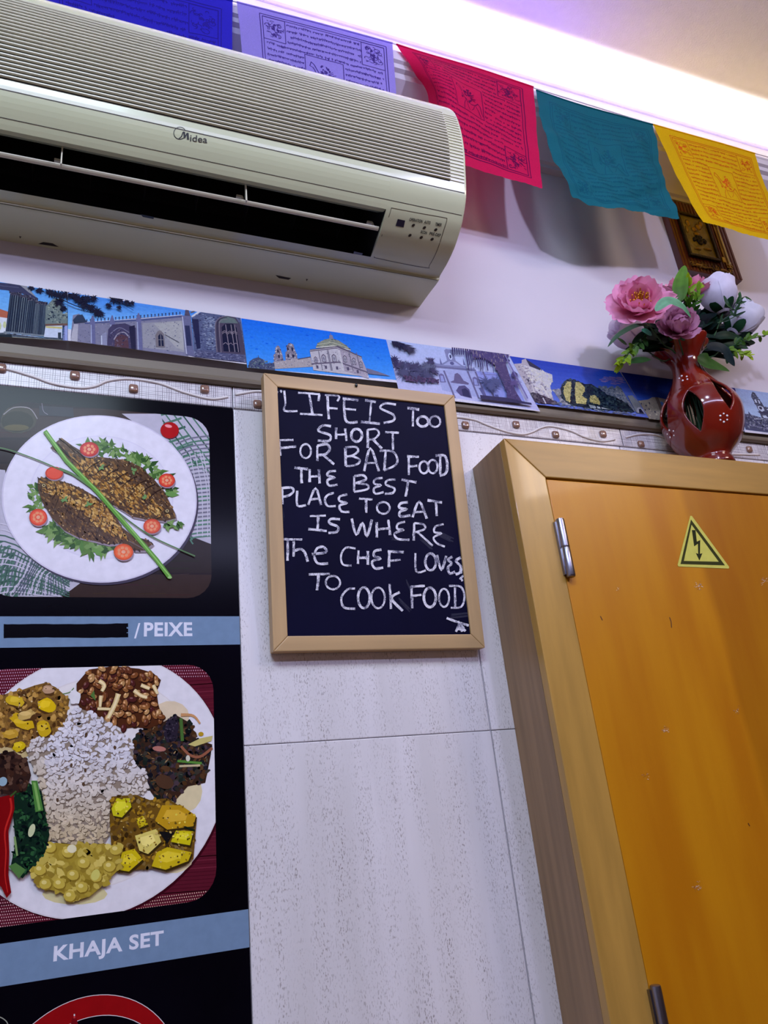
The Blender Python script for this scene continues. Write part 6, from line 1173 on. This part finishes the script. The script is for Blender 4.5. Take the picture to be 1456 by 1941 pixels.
fo = empty('leaf_bouquet', (VX, VYc, VZ + .2)); tag(fo, 'cluster of dark green silk leaves filling the terracotta vase', 'foliage')
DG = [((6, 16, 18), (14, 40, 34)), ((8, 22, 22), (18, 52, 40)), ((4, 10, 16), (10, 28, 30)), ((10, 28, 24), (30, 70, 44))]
FR.seed(12)
for k in range(150):
    x0, y0 = 1296 + FR.uniform(-22, 26), 650 + FR.uniform(-14, 12); an = FR.uniform(PI * .96, PI * 2.1); ln = FR.uniform(45, 108); d0 = FR.uniform(.035, .075)
    x2, y2 = x0 + ln * math.cos(an) * 1.12, y0 + ln * math.sin(an) * .72 + 6; x1, y1 = (x0 + x2) / 2 + FR.uniform(-6, 6), (y0 + y2) / 2 - FR.uniform(2, 14); c = FR.choice(DG)
    xm, ym, rx = x0 + (x2 - x0) * .35, y0 + (y2 - y0) * .35, 0
    leaf(fo, [(xm, ym, d0), (x1 + (x2 - x1) * .3, y1 + (y2 - y1) * .3, d0 + .01), (x2, y2, d0 + FR.uniform(-.01, .02))], FR.uniform(.008, .0135), *c, nrm=Vector((-.5 + FR.uniform(-.5, .5), -.8, .2 + FR.uniform(-.6, .6))))
for P_, W_, c0, c1 in (([(1288, 572, .115), (1290, 540, .12), (1298, 503, .115)], .0130, (60, 100, 30), (96, 146, 50)), ([(1243, 590, .170), (1264, 573, .175), (1290, 580, .175), (1310, 602, .165)], .0105, (120, 176, 140), (96, 160, 110)),
                       ([(1236, 618, .12), (1206, 618, .13), (1172, 636, .13), (1152, 658, .12)], .0052, (20, 50, 34), (70, 104, 74)), ([(1232, 680, .10), (1212, 684, .11), (1190, 688, .11)], .0085, (24, 66, 26), (36, 84, 34)),
                       ([(1322, 676, .10), (1345, 690, .10), (1383, 703, .09)], .0165, (44, 76, 26), (66, 108, 38)), ([(1340, 660, .10), (1368, 664, .10), (1393, 694, .09)], .0140, (14, 26, 34), (30, 52, 56)), ([(1188, 654, .11), (1178, 646, .11), (1169, 640, .11)], .003, (50, 70, 36), (70, 90, 50)),
                       ([(1216, 626, .13), (1226, 630, .13), (1236, 636, .13)], .006, (50, 110, 84), (20, 50, 40)), ([(1400, 655, .06), (1385, 668, .07), (1378, 690, .07)], .008, (20, 50, 30), (40, 84, 40)), ([(1378, 600, .10), (1392, 596, .10), (1412, 598, .09)], .0022, (16, 40, 28), (40, 80, 40)), ([(1372, 560, .12), (1382, 580, .12), (1400, 592, .11)], .003, (20, 56, 30), (50, 100, 44))):
    leaf(fo, P_, W_, c0, c1)
def sprig(label, spine, cl, c0, c1, L_=.014, n_=7, wd=.0032, seed=1):
    FR.seed(seed); P = [WY(x, y, -d) for x, y, d in spine]; Q = smoothpts(P, 6); o = empty('leafy_sprig', P[0]); tag(o, label, 'sprig', 'yellow green sprigs in the vase bouquet'); q = MB(); q.tube(Q, .0008, 5); q.build('twig', m_stem, o, smooth=True)
    q = MB()
    for k in range(n_ * 4):
        i = int(len(Q) * (0.15 + .84 * (k // 4) / max(1, n_ - 1))); i = min(i, len(Q) - 1); p = Q[i]; tn = (Q[min(i + 1, len(Q) - 1)] - Q[max(i - 1, 0)]).normalized(); s_ = tn.orthogonal(); s_.rotate(Matrix.Rotation(FR.uniform(0, 6.28), 3, tn)); d = (tn * .8 + s_ * .9).normalized(); l = L_ * FR.uniform(.6, 1.15)
        f = k / (n_ * 4); cc0 = tuple(c0[z] + (c1[z] - c0[z]) * f for z in range(3)); leaf_mb(q, [p, p + d * l * .5 + tn * .001, p + d * l + tn * .003], wd, cc0, cc0, n=3, nrm=Vector((-.5, -.8, .1 + FR.uniform(-.6, .6))))
    q.build('leaflets', m_leafA, o, smooth=True, recalc=False)['kind'] = 'stuff'
sprig('upright yellow green sprig between the two pink peonies', [(1302, 592, .10), (1306, 570, .11), (1304, 540, .115)], None, (40, 96, 30), (186, 210, 30), L_=.020, n_=8, wd=.0042, seed=2)
sprig('second yellow green sprig beside the tall white rose', [(1316, 590, .10), (1320, 570, .11), (1322, 545, .11)], None, (50, 100, 30), (160, 196, 30), L_=.014, n_=6, seed=3)
sprig('drooping yellow green sprig at the lower left of the bouquet', [(1226, 640, .10), (1205, 655, .115), (1190, 672, .12), (1176, 692, .12)], None, (30, 70, 30), (176, 206, 40), L_=.016, n_=9, wd=.0036, seed=4)
sprig('long sprig reaching furthest right past the lower white rose', [(1370, 666, .09), (1400, 650, .09), (1430, 641, .085), (1456, 634, .08)], None, (24, 60, 30), (160, 200, 40), L_=.013, n_=8, wd=.0036, seed=5)
sprig('short yellow sprig below the lower white rose', [(1380, 660, .09), (1400, 668, .09), (1420, 674, .085)], None, (90, 130, 30), (190, 214, 50), L_=.013, n_=6, seed=6)
sprig('thin dark sprig across the two white roses', [(1360, 612, .12), (1392, 600, .12), (1396, 576, .12), (1412, 562, .11)], None, (16, 50, 30), (50, 100, 40), L_=.018, n_=6, wd=.0022, seed=7)
q = MB()
for k in range(16): t = FR.uniform(0, 6.28); r_ = FR.uniform(0, .016); q.tube([(VX + r_ * math.cos(t), VYc + r_ * math.sin(t), VZ + .19), (VX + r_ * 1.6 * math.cos(t + .3), VYc + r_ * 1.6 * math.sin(t + .3), VZ + .06)], .0013, 5)
q.build('stem_bundle', m_stem, fo, smooth=True)['kind'] = 'stuff'
